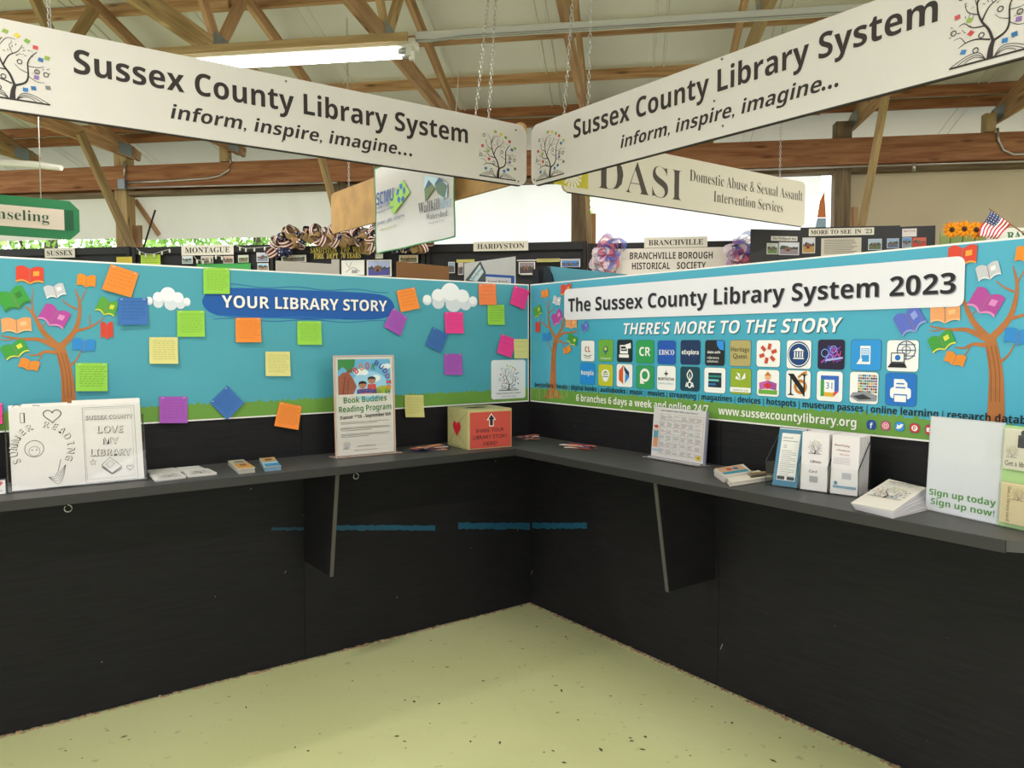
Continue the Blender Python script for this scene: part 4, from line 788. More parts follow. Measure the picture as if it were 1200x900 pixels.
tube('pipe', [KP.pw(150, 214), KP.pw(200, 212), KP.pw(245, 209), KP.pw(258, 206), KP.pw(268, 199), KP.pw(271, 190), KP.pw(270, 184)], .012, EMT, t)
tube('pipe', [KP.pw(150, 220), KP.pw(395, 214)], .009, EMT, t)
t = thing('conduit_run', KP.pw(1180, 180), 'metal conduit along the girder at the right with a curved drop', 'pipe', 'conduits on the girder')
tube('pipe', [KP.pw(845, 200), KP.pw(1200, 189), KP.pw(1330, 185)], .009, EMT, t)
tube('pipe', [KP.pw(1169, 150), KP.pw(1170, 164), KP.pw(1176, 176), KP.pw(1188, 181), KP.pw(1215, 180), KP.pw(1300, 177)], .012, EMT, t)
q = KP.pw(1071, 194); tube('pipe_clamp', [q+Z*.02, q-Z*.05], .016, EMT, t)
t = mk('strip_light_cover', *tubegeo([VP(5.6).pw(-60, 187), VP(5.6).pw(40, 193), VP(5.6).pw(72, 197)], [.03, .028, .022], 8), mat('#d8d6cc', .5)); tag(t, 'pale narrow light cover hanging above the green sign', 'lamp')
t = mk('thin_stick', *tubegeo([VP(7.3).pw(168, 291), VP(7.3).pw(182, 246)], .009, 6), mat('#1e1b1a', .6)); tag(t, 'thin black stick leaning by the first wooden post', 'stick')
# outer brace boards seen past the first post
beam('outer_brace', VP(7.75).pw(162, 236), VP(7.75).pw(190, 276), .05, .12, WOOD, back, up=V)
# ------------------------------------------------------------------ neighbouring booths
PV = 6.8; PP = VP(PV); KB = mat('#26262b', .75, noise=.1, nscale=3)
ptop = 2.262
def bigpanel(x0, x1, y, label):
    a0, a1 = PP.px(x0, y)[0], PP.px(x1, y)[0]; zt_ = PP.px((x0+x1)/2, y)[1]
    t = thing('exhibit_screen', B((a0+a1)/2, PV, 0), label, 'display panel', 'black display panels along the barn wall')
    beam('panel', B(a0, PV+.02, zt_/2), B(a1, PV+.02, zt_/2), .03, zt_, KB, t)
    beam('top_rail', B(a0, PV-.01, zt_-.035), B(a1, PV-.01, zt_-.035), .025, .07, mat('#1b1b1e', .6), t)
    for a in (a0+.02, a1-.02): beam('end_post', B(a, PV-.012, 0), B(a, PV-.012, zt_), .035, .035, mat('#141416', .6), t, up=U)
    return t
pn = {}
pn['sussex'] = bigpanel(-60, 154, 291.5, 'black display panel with the SUSSEX card, left of the wooden post')
pn['mont'] = bigpanel(156, 322, 288.5, 'black display panel with the MONTAGUE card')
pn['sand'] = bigpanel(323, 499, 287.5, 'black display panel behind the striped ribbon garland')
pn['hard'] = bigpanel(500, 688, 285, 'black display panel with the HARDYSTON card')
pn['bran'] = bigpanel(689, 866, 284, 'black display panel with the BRANCHVILLE card')
pn['more'] = bigpanel(868, 1160, 290, 'low black display panel behind the three-fold board at right')
PF = Plane(B(0, PV-.03, 0), U, Z)
def card(x0, y0, x1, y1, c, name, label, cat, group=None, art=None, pl=PF, th=.006, back_=0):
    a0, b1_ = pl.px(x0, (y0+y1)/2)[0], pl.px((x0+x1)/2, y0)[1]; a1, b0 = pl.px(x1, (y0+y1)/2)[0], pl.px((x0+x1)/2, y1)[1]
    if art is None:
        o = slab(name, pl, [(a0, b0), (a1, b0), (a1, b1_), (a0, b1_)], back_, back_+th, mat(c, .6)); return tag(o, label, cat, group)
    t = thing(name, pl.w((a0+a1)/2, b0, 0), label, cat, group); slab('sheet', pl, [(a0, b0), (a1, b0), (a1, b1_), (a0, b1_)], back_, back_+th, mat(c, .6), t)
    A = Art(pl, back_+th+.0006); W, H = a1-a0, b1_-b0; A.lay = 1; art(A, lambda x, y: (a0+x*W, b0+y*H), W, H); A.build('print', t); return t
def town(x0, y0, x1, y1, txt):
    def f(A, q, W, H): A.text(txt, q(.07, .24), q(.93, .24), '#25221f', 's', H*.55, .0, 1)
    card(x0, y0, x1, y1, '#d9d4ca', 'name_card', 'white name card reading '+txt+' on the black panel', 'sign', 'town name cards', f)
town(53, 291, 88, 302, 'SUSSEX'); town(213, 287, 274, 299, 'MONTAGUE'); town(555, 283, 619, 294, 'HARDYSTON'); town(755, 278, 829, 290, 'BRANCHVILLE')
def photo(seed, sky='#9fb4c4', gnd='#5a6a48', acc='#7a5a4a'):
    def f(A, q, W, H):
        rn = random.Random(seed); A.rect(*q(.06, .5), *q(.94, .94), sky, 1); A.rect(*q(.06, .06), *q(.94, .5), gnd, 1)
        pts = [q(.06, .45)]+[q(.06+.88*k/12, .5+.25*rn.random()) for k in range(13)]+[q(.94, .45)]; A.poly(pts, '#3f4c40', 1.6)
        A.poly([q(.3, .3), q(.3, .55), q(.45, .68), q(.6, .55), q(.6, .3)], acc, 2.2); A.rect(*q(.4, .3), *q(.48, .45), '#2c2a28', 2.8)
    return f
def lines(n=8, c='#6a665e'):
    def f(A, q, W, H):
        rn = random.Random(n)
        for k in range(n): y = .9-.82*k/n; A.rect(*q(.07, y-.035), *q(.9-rn.random()*.15, y), c, 1)
    return f
PG = 'photos pinned on the display panels'
for i, (x0, y0, x1, y1, sk, gd, lab) in enumerate([(213.8, 300, 226, 309, '#c6d4dc', '#7f99a4', 'small curved pale photo under the MONTAGUE card, left end'), (236, 300, 250, 308.5, '#c0b8b0', '#6a625c', 'small grey photo below the middle of the MONTAGUE card'), (262, 300, 274, 308.5, '#c8b0a4', '#6f5f58', 'small reddish photo below the right end of the MONTAGUE card'),
     (279.5, 299, 291.5, 307.5, '#b8c4b0', '#6a7a58', 'small greenish photo right of the MONTAGUE card'), (301, 296, 315, 307, '#b8bccc', '#8088a0', 'pale blue photo left of the ribbon garland'), (302, 308.5, 315, 317, '#9fc4e0', '#8a8070', 'landscape photo just above the banner edge near the garland'),
     (330, 299, 359, 307, '#b9b8b2', '#6a665e', 'wide grey old photo below the garland'), (430, 304.5, 459, 324, '#aab4dc', '#4a4a94', 'blue tinted photo of trees left of the brown cardboard'), (468, 299, 490, 308, '#cdb48c', '#7f7a58', 'small framed landscape behind the brown cardboard'),
     (608, 307, 627, 321, '#8a7d8a', '#4d3f44', 'dark group photo right of the white poster'), (657, 305.5, 680, 313, '#3f7fd0', '#4a6a9a', 'bright blue photo on the HARDYSTON panel'), (525.5, 307, 533, 320, '#8fa8c0', '#5a5a6a', 'narrow photo left of the white poster'), (537, 308, 543, 322, '#c8b8b4', '#60586a', 'narrow pale photo tucked against the white poster')]):
    card(x0, y0, x1, y1, '#d8d4cc', 'photo', lab, 'photo', PG, photo(i, sk, gd))
card(165.5, 298.5, 188.3, 311, '#a8c83c', 'paper_sheet', 'lime green notice on the MONTAGUE panel', 'notice', None, lines(4, '#5a7a30')); card(231, 309, 294, 318, '#3c9a4c', 'paper_sheet', 'long green strip under the MONTAGUE photos', 'notice', None, lines(1, '#2c7a3a'))
card(137, 301, 155, 310, '#c9b63c', 'paper_sheet', 'yellow sheet at the right end of the SUSSEX panel', 'notice', None, lines(3, '#8a7a20')); card(440, 297.5, 449, 303, '#d6d6cc', 'paper_sheet', 'tiny white label right of the gold lettering', 'notice', None, lines(2))
def sketch(A, q, W, H):
    A.frame(*q(0, 0), *q(1, 1), .004, '#333333', 1); A.line([q(.2, .2), q(.5, .5), q(.8, .25)], .004, '#444444', 2); A.line([q(.35, .5), q(.2, .8)], .003, '#444444', 2); A.line([q(.35, .5), q(.45, .85)], .003, '#444444', 2); A.rect(*q(.45, .15), *q(.7, .35), '#999999', 2)
card(400, 304.5, 427.6, 323, '#e2e2de', 'sketch', 'pencil sketch of a house on white paper', 'drawing', None, sketch)
a = Art(PF, .004); a.text('SANDYSTON   TWP  VOL', PF.px(364, 296.5), PF.px(424, 295.5), '#c9b456', 's', .052, .01, 1); a.text('FIRE  DEPT  70 YEARS', PF.px(368, 303.2), PF.px(423, 302.2), '#c9b456', 's', .048, .01, 1); a.build('gold_lettering', pn['sand'])
for y in (304.5, 321): card(610 if y > 310 else 606, y-.6, 680, y+.8, '#c8c8c8', 'picture_rail', 'thin pale rail %s the HARDYSTON photos' % ('above' if y < 310 else 'below'), 'rail', 'picture rails')
card(629, 303, 656, 307, '#bdb56a', 'paper_sheet', 'narrow yellow strip on the HARDYSTON panel', 'notice', None, lines(1, '#6a6a3a'))
card(535, 304, 556, 307.5, '#bdb56a', 'paper_sheet', 'narrow yellow strip behind the white poster', 'notice', None, lines(1, '#6a6a3a'))
def brv(A, q, W, H):
    A.text('BRANCHVILLE BOROUGH', PFB.px(738, 303.8), PFB.px(835, 303), '#2a2624', 'b', PFB.px(740, 296)[1]-PFB.px(740, 303.8)[1], 0, 1)
    A.text('HISTORICAL', PFB.px(740.5, 315.8), PFB.px(785, 315.3), '#2a2624', 'b', PFB.px(740, 308)[1]-PFB.px(740, 315.8)[1], 0, 1); A.text('SOCIETY', PFB.px(793, 315.2), PFB.px(827, 314.9), '#2a2624', 'b', PFB.px(740, 308)[1]-PFB.px(740, 315.8)[1], 0, 1)
PFB = PF; card(694, 290.5, 892, 332, '#ddd6cf', 'cloth_sheet', 'white historical society sheet between two tulle bows', 'sheet', None, brv)
# tulle bows
def bow(x, y, r, label, seed, cols, tulle=True):
    rn = random.Random(seed); c = VP(PV-.12).pw(x, y); t = thing('tulle_bow', c, label, 'bow', 'tulle bows')
    for k in range(22):
        an = rn.uniform(0, 6.28); L = r*rn.uniform(.6, 1.25); n = 12; w_ = r*.3; vs = []; fs = []
        ex = U*math.cos(an)+Z*math.sin(an); ey = (U*-math.sin(an)+Z*math.cos(an))
        for i in range(n+1):
            th = 3.1416*2*i/n; p = c+ex*(L*.5*(1-math.cos(th)))+ey*(L*.35*math.sin(th)); e = (ex*math.cos(th*.5+1.2)+ey*math.sin(th*.5+1.2)-V*.4)*w_*(.5+rn.random()*.25)
            vs += [p-e*.3-V*.02*k/14, p+e-V*.02*k/14]
        fs = [(2*i, 2*i+1, 2*i+3, 2*i+2) for i in range(n)]
        mk('loop', vs, fs, cols[k % len(cols)], t, smooth=True)
TU = [mat(c, .6, alpha=.6) for c in ('#9a6ab0', '#d06a74', '#5a6ac4', '#e0d0e0')]
bow(712, 299, .155, 'red and purple tulle bow at the left of the historical society sheet', 1, TU); bow(872, 297, .155, 'blue and purple tulle bow at the right of the historical society sheet', 2, TU)
# ribbon garland: every bow its own part
def ribbon_mat(kind):
    m = bpy.data.materials.new('ribbon_'+kind); m.use_nodes = True; n = m.node_tree; b = n.nodes['Principled BSDF']; b.inputs['Roughness'].default_value = .7
    t = n.nodes.new('ShaderNodeTexCoord')
    if kind == 'stripe':
        wv = n.nodes.new('ShaderNodeTexWave'); wv.inputs['Scale'].default_value = .62; n.links.new(t.outputs['UV'], wv.inputs[0]); wv.bands_direction = 'X'; src = wv.outputs[1]; c0, c1 = '#86182a', '#ece8e0'
    else:
        wv = n.nodes.new('ShaderNodeTexVoronoi'); wv.inputs['Scale'].default_value = 45; n.links.new(t.outputs['Object'], wv.inputs[0]); src = wv.outputs[0]; c0, c1 = '#e2dfe0', '#1c2448'
    r = n.nodes.new('ShaderNodeValToRGB'); r.color_ramp.interpolation = 'CONSTANT'; r.color_ramp.elements[0].color = lin(c0); r.color_ramp.elements[1].position = .5 if kind == 'stripe' else .28; r.color_ramp.elements[1].color = lin(c1)
    n.links.new(src, r.inputs[0]); n.links.new(r.outputs[0], b.inputs[0]); return m
RM = [ribbon_mat('stripe'), ribbon_mat('stars'), mat('#a98c64', .85, noise=.3, nscale=60)]
gar = thing('ribbon_garland', VP(PV-.1).pw(385, 296), 'puffy garland of striped, starry and burlap ribbon loops on top of the black panel', 'garland')
rn = random.Random(8); GPn = VP(PV-.1)
def ribbon_loop(c, r, an, m, wd):
    n = 10; vs = []; uv = []
    ex = (U*math.cos(an)+Z*math.sin(an)).normalized(); ey = (U*-math.sin(an)*.5+V*-.6+Z*math.cos(an)*.5).normalized(); ew = ex.cross(ey).normalized()
    for i in range(n+1):
        th = .35+5.6*i/n; p = c+ex*(r*.5*(1-math.cos(th)))+ey*(r*.38*math.sin(th)); vs += [p-ew*wd/2, p+ew*wd/2]
    fs = [(2*i, 2*i+1, 2*i+3, 2*i+2) for i in range(n)]
    o = mk('ribbon_loop', vs, fs, m, gar, smooth=True); ul = o.data.uv_layers.new(name='UV')
    for p in o.data.polygons:
        for li, vi in zip(p.loop_indices, p.vertices): ul.data[li].uv = ((vi % 2)*1.0, (vi//2)/n)
for i in range(130):
    s = rn.random(); x = 324+s*176; y = 291-11*math.sin(min(1, s*5)*1.57)*math.sin(min(1, (1-s)*2.2+.3)*1.57)+rn.uniform(-6, 4)
    if 360 < x < 428 and y > 280: y = 280-rn.random()*5
    ribbon_loop(GPn.pw(x, y)-V*rn.uniform(0, .07), rn.uniform(.08, .13), rn.uniform(0, 6.28), RM[rn.choice((0, 0, 0, 1, 2))], rn.uniform(.05, .07))
# string lights
def lights(pts, label):
    t = thing('string_lights', PF.pw(*pts[0]), label, 'string lights', 'string lights on the panels'); P = [PF.pw(x, y, .03) for x, y in pts]; tube('wire', P, .003, mat('#b8b8b0', .5), t, 5)
    for p in P[1:]:
        vs, fs = tubegeo([p+Z*.004, p-Z*.012, p-Z*.028, p-Z*.036], [.004, .009, .008, .002], 6); mk('bulb', vs, fs, mat('#dcdcd4', .2), t, smooth=True)
lights([(162, 291), (166, 295), (173, 298), (183, 298), (192, 295), (201, 292.5)], 'string of tiny white bulbs at the left end of the MONTAGUE panel')
lights([(277, 287), (283, 290), (290, 291.5), (300, 291), (312, 290), (320, 289)], 'string of tiny white bulbs right of the MONTAGUE card')
lights([(229, 300), (233, 305), (240, 306), (248, 304), (255, 300), (262, 301)], 'string of tiny white bulbs looping under the MONTAGUE card')
# three-fold board at right, standing on the counter behind
ctr = thing('display_counter', B(1.9, 6.4, 0), 'long cloth covered counter behind the right banner', 'counter')
c0, c1 = VP(6.5).px(860, 280)[0], 3.9
beam('top', B(c0, 6.47, 1.31), B(c1, 6.47, 1.31), .56, .03, mat('#2b2b30', .7), ctr); beam('front', B(c0, 6.22, .65), B(c1, 6.22, .65), .02, 1.29, mat('#2b2b30', .7), ctr)
T3 = VP(6.52); tz = 1.327
t3 = thing('three_fold_board', T3.w(T3.px(990, 280)[0], tz, 0), 'black three-fold board headed MORE TO SEE with pinned photos', 'display board')
BKm = mat('#2f2f31', .7)
A0 = T3.px(938, 268); A1 = T3.px(1055, 263); zt3 = T3.px(1000, 265.5)[1]
slab('centre_panel', T3, [(A0[0], tz), (A1[0], tz), (A1[0], zt3), (A0[0], zt3)], 0, .006, BKm, t3)
e0 = T3.w(A0[0], 0, 0); e0.z = 0; e1 = T3.w(A1[0], 0, 0); e1.z = 0
WL = Plane(e0-U*.42*.96-V*.12, (U*.96*.42+V*.12), Z); slab('left_panel', WL, [(0, tz), (.437, tz), (.437, zt3-.02), (0, zt3-.02)], 0, .006, BKm, t3)
WR = Plane(e1, (U*.97-V*.1), Z); aR = WR.px(1096, 270)[0]; slab('right_panel', WR, [(0, tz), (aR, tz), (aR, zt3-.01), (0, zt3-.01)], 0, .006, BKm, t3)
def p3(pl, x0, y0, x1, y1, c, art, nm='pinned_sheet'):
    a0, b1_ = pl.px(x0, (y0+y1)/2)[0], pl.px((x0+x1)/2, y0)[1]; a1, b0 = pl.px(x1, (y0+y1)/2)[0], pl.px((x0+x1)/2, y1)[1]
    A = Art(pl, .0075); A.rect(a0, b0, a1, b1_, c, 0); W, H = a1-a0, b1_-b0; art(A, lambda x, y: (a0+x*W, b0+y*H), W, H); A.build(nm, t3)
p3(T3, 947.6, 267.5, 1024, 276, '#ded8cc', lambda A, q, W, H: A.text("MORE TO SEE  IN  '23", q(.03, .22), q(.97, .22), '#2a2624', 's', H*.6, .004, 2), 'title_card')
p3(WR, 1057, 268, 1074, 277.5, '#cfcac8', lambda A, q, W, H: A.text('Bear Creek', q(.08, .6), q(.92, .6), '#8a5a60', 's', H*.26, 0, 2), 'name_label')
p3(T3, 962, 279, 1009, 300, '#c9c2b4', lines(9, '#706a60')); p3(T3, 1017, 280, 1033, 293, '#b8c0cc', photo(31)); p3(T3, 1039, 279.5, 1053, 291, '#aab4c0', photo(32, '#88a0c0', '#50607a')); p3(WR, 1057, 278.5, 1068, 290, '#aab4c0', photo(33, '#5a88c0', '#7a8290')); p3(WR, 1069, 278.5, 1085, 289, '#c04a3c', photo(34, '#b0604a', '#a83a34'))
p3(WL, 903, 277, 934, 282.5, '#cdc8c0', lambda A, q, W, H: A.text('The Wallpack Inn', q(.05, .3), q(.95, .3), '#3a3632', 's', H*.5, 0, 2), 'name_label')
p3(WL, 898, 285, 911, 298, '#c8c8c0', photo(35, '#b0b8b0', '#5a7a44')); p3(WL, 912, 284, 936, 299, '#c0bcc4', photo(36, '#c8ccd4', '#8a7c84')); p3(T3, 940, 278.5, 955, 297, '#c8c4bc', photo(37, '#c8ccd4', '#b08a50', '#8a4a3a'))
# green board, sunflowers, flag, card at the right edge
GB = VP(6.45); a0 = GB.px(1102, 275)[0]; a1 = GB.px(1154, 275)[0]; zt_ = GB.px(1125, 272)[1]
o = slab('green_board', GB, [(a0, tz), (a1, tz), (a1, zt_), (a0, zt_)], -.01, .005, mat('#a3b878', .7)); tag(o, 'pale green board behind the sunflowers', 'board')
o = slab('white_board', GB, [(a1+.01, tz), (a1+.9, tz), (a1+.9, GB.px(1190, 267)[1]), (a1+.01, GB.px(1190, 267)[1])], -.01, .005, mat('#d8d8d0', .6))
wb = thing('lettered_board', GB.w(a1+.4, tz, 0), 'white board with green capitals at the right edge behind the flag', 'board'); tag(o); o.parent = wb; o.matrix_parent_inverse = _W[wb.name].inverted(); o.name = 'sheet'
a = Art(GB, .006); a.text('RAS', GB.px(1180, 281), GB.px(1203, 279.3), '#2f6a44', 's', GB.px(1190, 271)[1]-GB.px(1190, 280)[1], .01, 1); a.build('lettering', wb)
SFm = [mat('#f0a818', .6), mat('#e08a10', .6)]
def sunflower(x, y, label, seed):
    pl = VP(6.36); q = pl.px(x, y); c = pl.w(q[0], q[1], 0); t = thing('sunflower', (c.x, c.y, tz), label, 'flower', 'sunflowers by the flag'); rn = random.Random(seed)
    for ring_, (r0, r1, nn) in enumerate(((.018, .072, 20), (.016, .058, 16))):
        for k in range(nn):
            an = 6.283*k/nn+ring_*.2+rn.uniform(-.06, .06); d = U*math.cos(an)+Z*math.sin(an); e = U*-math.sin(an)+Z*math.cos(an); f = -V*(.006+.006*ring_); L = r1*rn.uniform(.88, 1.1)
            mk('petal', [c+d*r0+f, c+d*(r0+L)/2+e*.009+f-V*.006, c+d*L+f+V*.004, c+d*(r0+L)/2-e*.009+f-V*.006], [(0, 1, 2, 3)], SFm[(k+ring_) % 2], t)
    n = 14; vs = [c-V*(.02)+V*0]+[c+(U*math.cos(6.283*k/n)+Z*math.sin(6.283*k/n))*.024-V*.008 for k in range(n)]; mk('flower_centre', vs, [(0, k+1, (k+1) % n+1) for k in range(n)], mat('#3a2214', .9), t)
    tube('stem', [c, c+V*.02-Z*.1, Vector((c.x, c.y, tz))], .005, mat('#4f7a34', .7), t, 6)
sunflower(1115, 269.5, 'leftmost of the three yellow sunflowers behind the right banner', 1); sunflower(1129.5, 268.5, 'middle one of the three yellow sunflowers', 2); sunflower(1143.5, 269.5, 'rightmost sunflower, next to the small flag', 3)
FL = VP(6.3); fl = thing('small_flag', FL.w(FL.px(1160, 280)[0], tz, 0), 'small stars and stripes flag on a thin stick beside the sunflowers', 'flag')
pa, pb = FL.pw(1159, 244), FL.pw(1196, 271); pb2 = pa+(pb-pa)*1.6; tube('stick', [pa, pb2], .005, mat('#8a6a44', .6), fl, 6); tube('stand', [pb2, Vector((pb2.x, pb2.y, tz))], .008, mat('#3a3a3a', .6), fl, 6)
A_, B_ = FL.pw(1161, 246), FL.pw(1184.5, 262); C_, D_ = FL.pw(1168, 281), FL.pw(1145, 276)
def fw(s, q): p = (A_*(1-s)+B_*s)*(1-q)+(D_*(1-s)+C_*s)*q; return p-V*(.012*math.sin(q*8+s*2)*(.3+q))+U*.004*math.sin(q*7)
for k in range(13):
    s0, s1_ = k/13, (k+1)/13; q0 = .45 if k < 7 else 0; vs = []
    for i in range(9): q = q0+(1-q0)*i/8; vs += [fw(s0, q), fw(s1_, q)]
    mk('stripe', vs, [(2*i, 2*i+1, 2*i+3, 2*i+2) for i in range(8)], mat('#b8283a' if k % 2 == 0 else '#ece8e4', .7), fl)
vs = []
for i in range(6):
    for j in range(5): vs.append(fw(7/13*j/4, .45*i/5))
mk('canton', vs, [(i*5+j, i*5+j+1, (i+1)*5+j+1, (i+1)*5+j) for i in range(5) for j in range(4)], mat('#3a4670', .7), fl)
vs = []; fs = []
for i in range(5):
    for j in range(4):
        c = fw(7/13*(j+.5)/4, .45*(i+.5)/5)-V*.002; b = len(vs); vs += [c+U*.004, c+Z*.004, c-U*.004, c-Z*.004]; fs.append((b, b+1, b+2, b+3))
mk('star_print', vs, fs, mat('#f0f0f0'), fl)
q = VP(7.5)
o = mk('orange_strip', [q.pw(966, 224), q.pw(968, 255), q.pw(957.5, 255), q.pw(960.5, 236)]+[q.pw(966, 224, .004), q.pw(968, 255, .004), q.pw(957.5, 255, .004), q.pw(960.5, 236, .004)], BOXF, mat('#e0884a', .7))
ot = thing('hanging_pennant', q.pw(962, 270), 'orange and pale blue pennant hanging beside the post behind the cream sign', 'pennant'); o.parent = ot; o.matrix_parent_inverse = _W[ot.name].inverted(); o.name = 'upper_cloth'
mk('lower_cloth', [q.pw(968, 255.5), q.pw(968, 272), q.pw(955, 270), q.pw(957.5, 255.5)]+[q.pw(968, 255.5, .004), q.pw(968, 272, .004), q.pw(955, 270, .004), q.pw(957.5, 255.5, .004)], BOXF, mat('#a8c4d4', .7), ot)
# things standing on the neighbours' shelf just behind the left and right walls
ns = thing('neighbour_shelf', (-1, .3, 1.2), 'black shelf of the next booth hidden behind the left wall', 'shelf'); box('board', (-3, .06, 1.18), (.25, .7, 1.2), BP, ns)
for x in (-2.8, -1.2, .15): box('support', (x, .1, 0), (x+.04, .66, 1.18), BP, ns)
NP = Plane((0, .45, 0), (1, 0, 0), Z)
def stand_up(pts, c, name, label, cat, y=.45, th=.006, art=None):
    pl = Plane((0, y, 0), (1, 0, 0), Z); P = [pl.px(*p) for p in pts]; lo = 1.2005
    P = [(p[0], lo) if i in (0, 1) else p for i, p in enumerate(P)]
    t = thing(name, pl.w(P[0][0], lo, 0), label, cat); slab('sheet', pl, P, 0, th, mat(c, .7, noise=.05), t)
    if art: A = Art(pl, th+.0006); art(A, pl); A.build('print', t)
    return t
stand_up([(323, 340), (397, 340), (397, 304), (388.5, 304), (388.5, 309.5), (323, 305.5)], '#c9c4b6', 'foam_board', 'stepped grey-white foam board behind the left banner', 'board')
stand_up([(464, 345), (525, 345), (525.5, 312.5), (464.5, 306.5)], '#8d6238', 'cardboard_panel', 'plain brown cardboard panel standing behind the left banner', 'cardboard', .4)
stand_up([(544, 345), (604, 345), (603.5, 300.5), (544, 308.5)], '#dcdcdc', 'poster_board', 'white poster board with a blue frame behind the banner', 'poster', .5, art=lambda A, pl: (A.rect(*pl.px(563, 345), pl.px(602, 322)[0], pl.px(590, 322.5)[1], '#2f5fb8', 0), A.rect(pl.px(566, 340)[0], pl.px(566, 340)[1], pl.px(598, 326)[0], pl.px(590, 325.5)[1], '#dfe3ea', 1), A.text('Sussex Branch', pl.px(571, 331), pl.px(594, 331), '#555555', 'n', .012, 0, 2)))
t = stand_up([(560, 345), (568, 345), (568.5, 319), (562.5, 306.5), (545.5, 328)], '#4f585c', 'tilted_sign', 'small tilted sign with dark rim in front of the poster board', 'sign', .36, art=lambda A, pl: (A.poly([pl.px(549, 328), pl.px(561.5, 310), pl.px(566, 319), pl.px(558, 330)], '#cfe4e6', 1), A.text('Sandyston', pl.px(553, 329), pl.px(565, 314), '#2a4a54', 'n', .018, 0, 2)))
t = thing('folded_tent', (.25, .45, 1.2), 'folded teal sheet roll with black ends behind the corner of the banners', 'sheet')
PN = Plane((.35, 0, 0), (0, -1, 0), Z)
def prism2(name, pl, pts, d, c, par): slab(name, pl, [pl.px(*p) for p in pts], 0, d, mat(c, .6, noise=.06), par)
prism2('teal_sheet', PN, [(655, 345), (731, 345), (735, 321.5), (648, 312.5), (650, 322)], .02, '#5ba8bc', t); prism2('black_end', PN, [(632, 345), (640, 345), (639, 315), (632, 316.5)], .05, '#24282e', t); prism2('black_end', PN, [(641, 345), (656, 345), (651, 322), (646, 312), (642, 314)], .03, '#20303c', t)
box('support', (.33, .0, 0), (.37, .5, 1.2), BP, t)
# ------------------------------------------------------------------ things on the shelves
PAPER = '#e2dedb'
def stand_plane(pL, pR, tilt=.0):
    """plane standing on the shelf through two shelf pixels, leaning back by tilt"""
    a = onz(*pL, SZ+.001); b = onz(*pR, SZ+.001); r = (b-a).normalized(); n = r.cross(Z).normalized(); u = (Z*math.cos(tilt)-n*math.sin(tilt)).normalized()
    return Plane(a, r, u), (b-a).length
# colouring pages in a wide acrylic stand
pl, W = stand_plane((9, 577.5), (172, 561.5), .17)
H = (pl.px(163, 466)[1]+pl.px(4, 473)[1])/2
t = thing('sign_holder', pl.w(W/2, 0, 0), 'wide clear acrylic holder with two colouring pages at the left end', 'sign holder')
for k, (a0, a1, d, hh) in enumerate(((.012, W*.49, .004, H*.97), (W*.47, W-.008, .003, H), (.05, W*.44, -.004, H*.985))):
    slab('colouring_page', pl, [(a0, .004), (a1, .004), (a1, hh), (a0, hh)], d-.003, d, mat(PAPER, .6), t)
a = Art(pl, .0048); K = '#3a3638'; c1x = W*.25
q = lambda x, y: pl.px(x/5, 440+y/5)
def heart(a, cx, cy, r, m, wd=.0016, fill=None):
    P = [(cx+r*.95*(16*math.sin(t)**3)/16, cy+r*.9*(13*math.cos(t)-5*math.cos(2*t)-2*math.cos(3*t)-math.cos(4*t))/16) for t in [6.2832*k/28 for k in range(29)]]
    if fill: a.poly(P[:-1], fill, 3)
    else: a.line(P, wd, m, 2, smooth=False)
hc = q(305, 235); hw = (q(360, 235)[0]-q(250, 235)[0])/2; heart(a, hc[0], hc[1], hw, K, .0024)
i0 = q(118, 280); i1 = q(143, 220); a.rect(i0[0], i0[1], i1[0], i1[1], K, 1); a.rect(i0[0]+.0012, i0[1]+.0012, i1[0]-.0035, i1[1]-.0012, PAPER, 2)
ac = q(250, 432); rr_ = q(240, 300)[1]-ac[1]
a.arc('SUMMER READING', ac[0], ac[1], rr_*.95, 204, -26, .021, K, 'b', .012, 1); a.arc('SUMMER READING', ac[0]-.0012, ac[1]+.0012, rr_*.95, 204, -26, .021, PAPER, 'b', -.014, 2)
f = q(200, 430); a.ring(f[0], f[1], .026, .0275, K, 1); a.ring(f[0], f[1]-.008, .015, .016, K, 1); a.ell(f[0]-.006, f[1]-.004, .002, .002, K, 1, 8); a.ell(f[0]+.006, f[1]-.004, .002, .002, K, 1, 8)
for k in range(4): a.line([q(284, 596), q(335, 634-k*15), q(368-k*6, 600-k*12), q(384, 522)], .0009, K, 1)
a.line([q(355, 490), q(340, 560), q(322, 585)], .0013, K, 1)
a.line([q(70, 188), q(95, 170), q(120, 186)], .0015, K, 1); a.line([q(188, 178), q(210, 176), q(233, 180)], .0015, K, 1)
xa, xb = q(478, 190), q(808, 602); a.frame(xa[0], xb[1], xb[0], xa[1], .0009, '#777777', 1); xa, xb = q(488, 200), q(790, 585); a.frame(xa[0], xb[1], xb[0], xa[1], .0006, '#999999', 1)
def outl(t_, x0, y0, x1, y1, hpx, off=-.014, st='b'):
    p0, p1 = q(x0, y0), q(x1, y1); h = hpx/5/ (5*.0) if False else (q(x0, y0-hpx)[1]-p0[1]); a.text(t_, p0, p1, K, st, h, .012, 1); a.text(t_, (p0[0]-.0009, p0[1]+.0009), (p1[0]-.0012, p1[1]+.0009), PAPER, st, h, off, 2)
outl('SUSSEX COUNTY', 500, 262, 775, 250, 24, -.016); outl('LOVE', 570, 338, 720, 333, 40, -.016); outl('MY', 600, 403, 695, 398, 38, -.016); outl('LIBRARY', 530, 474, 768, 466, 40, -.016)
s_ = q(545, 510)
P = [(s_[0]+(.011 if k % 2 == 0 else .005)*math.sin(6.283*k/10), s_[1]+(.011 if k % 2 == 0 else .005)*math.cos(6.283*k/10)) for k in range(11)]; a.line(P, .0012, K, 1, False)
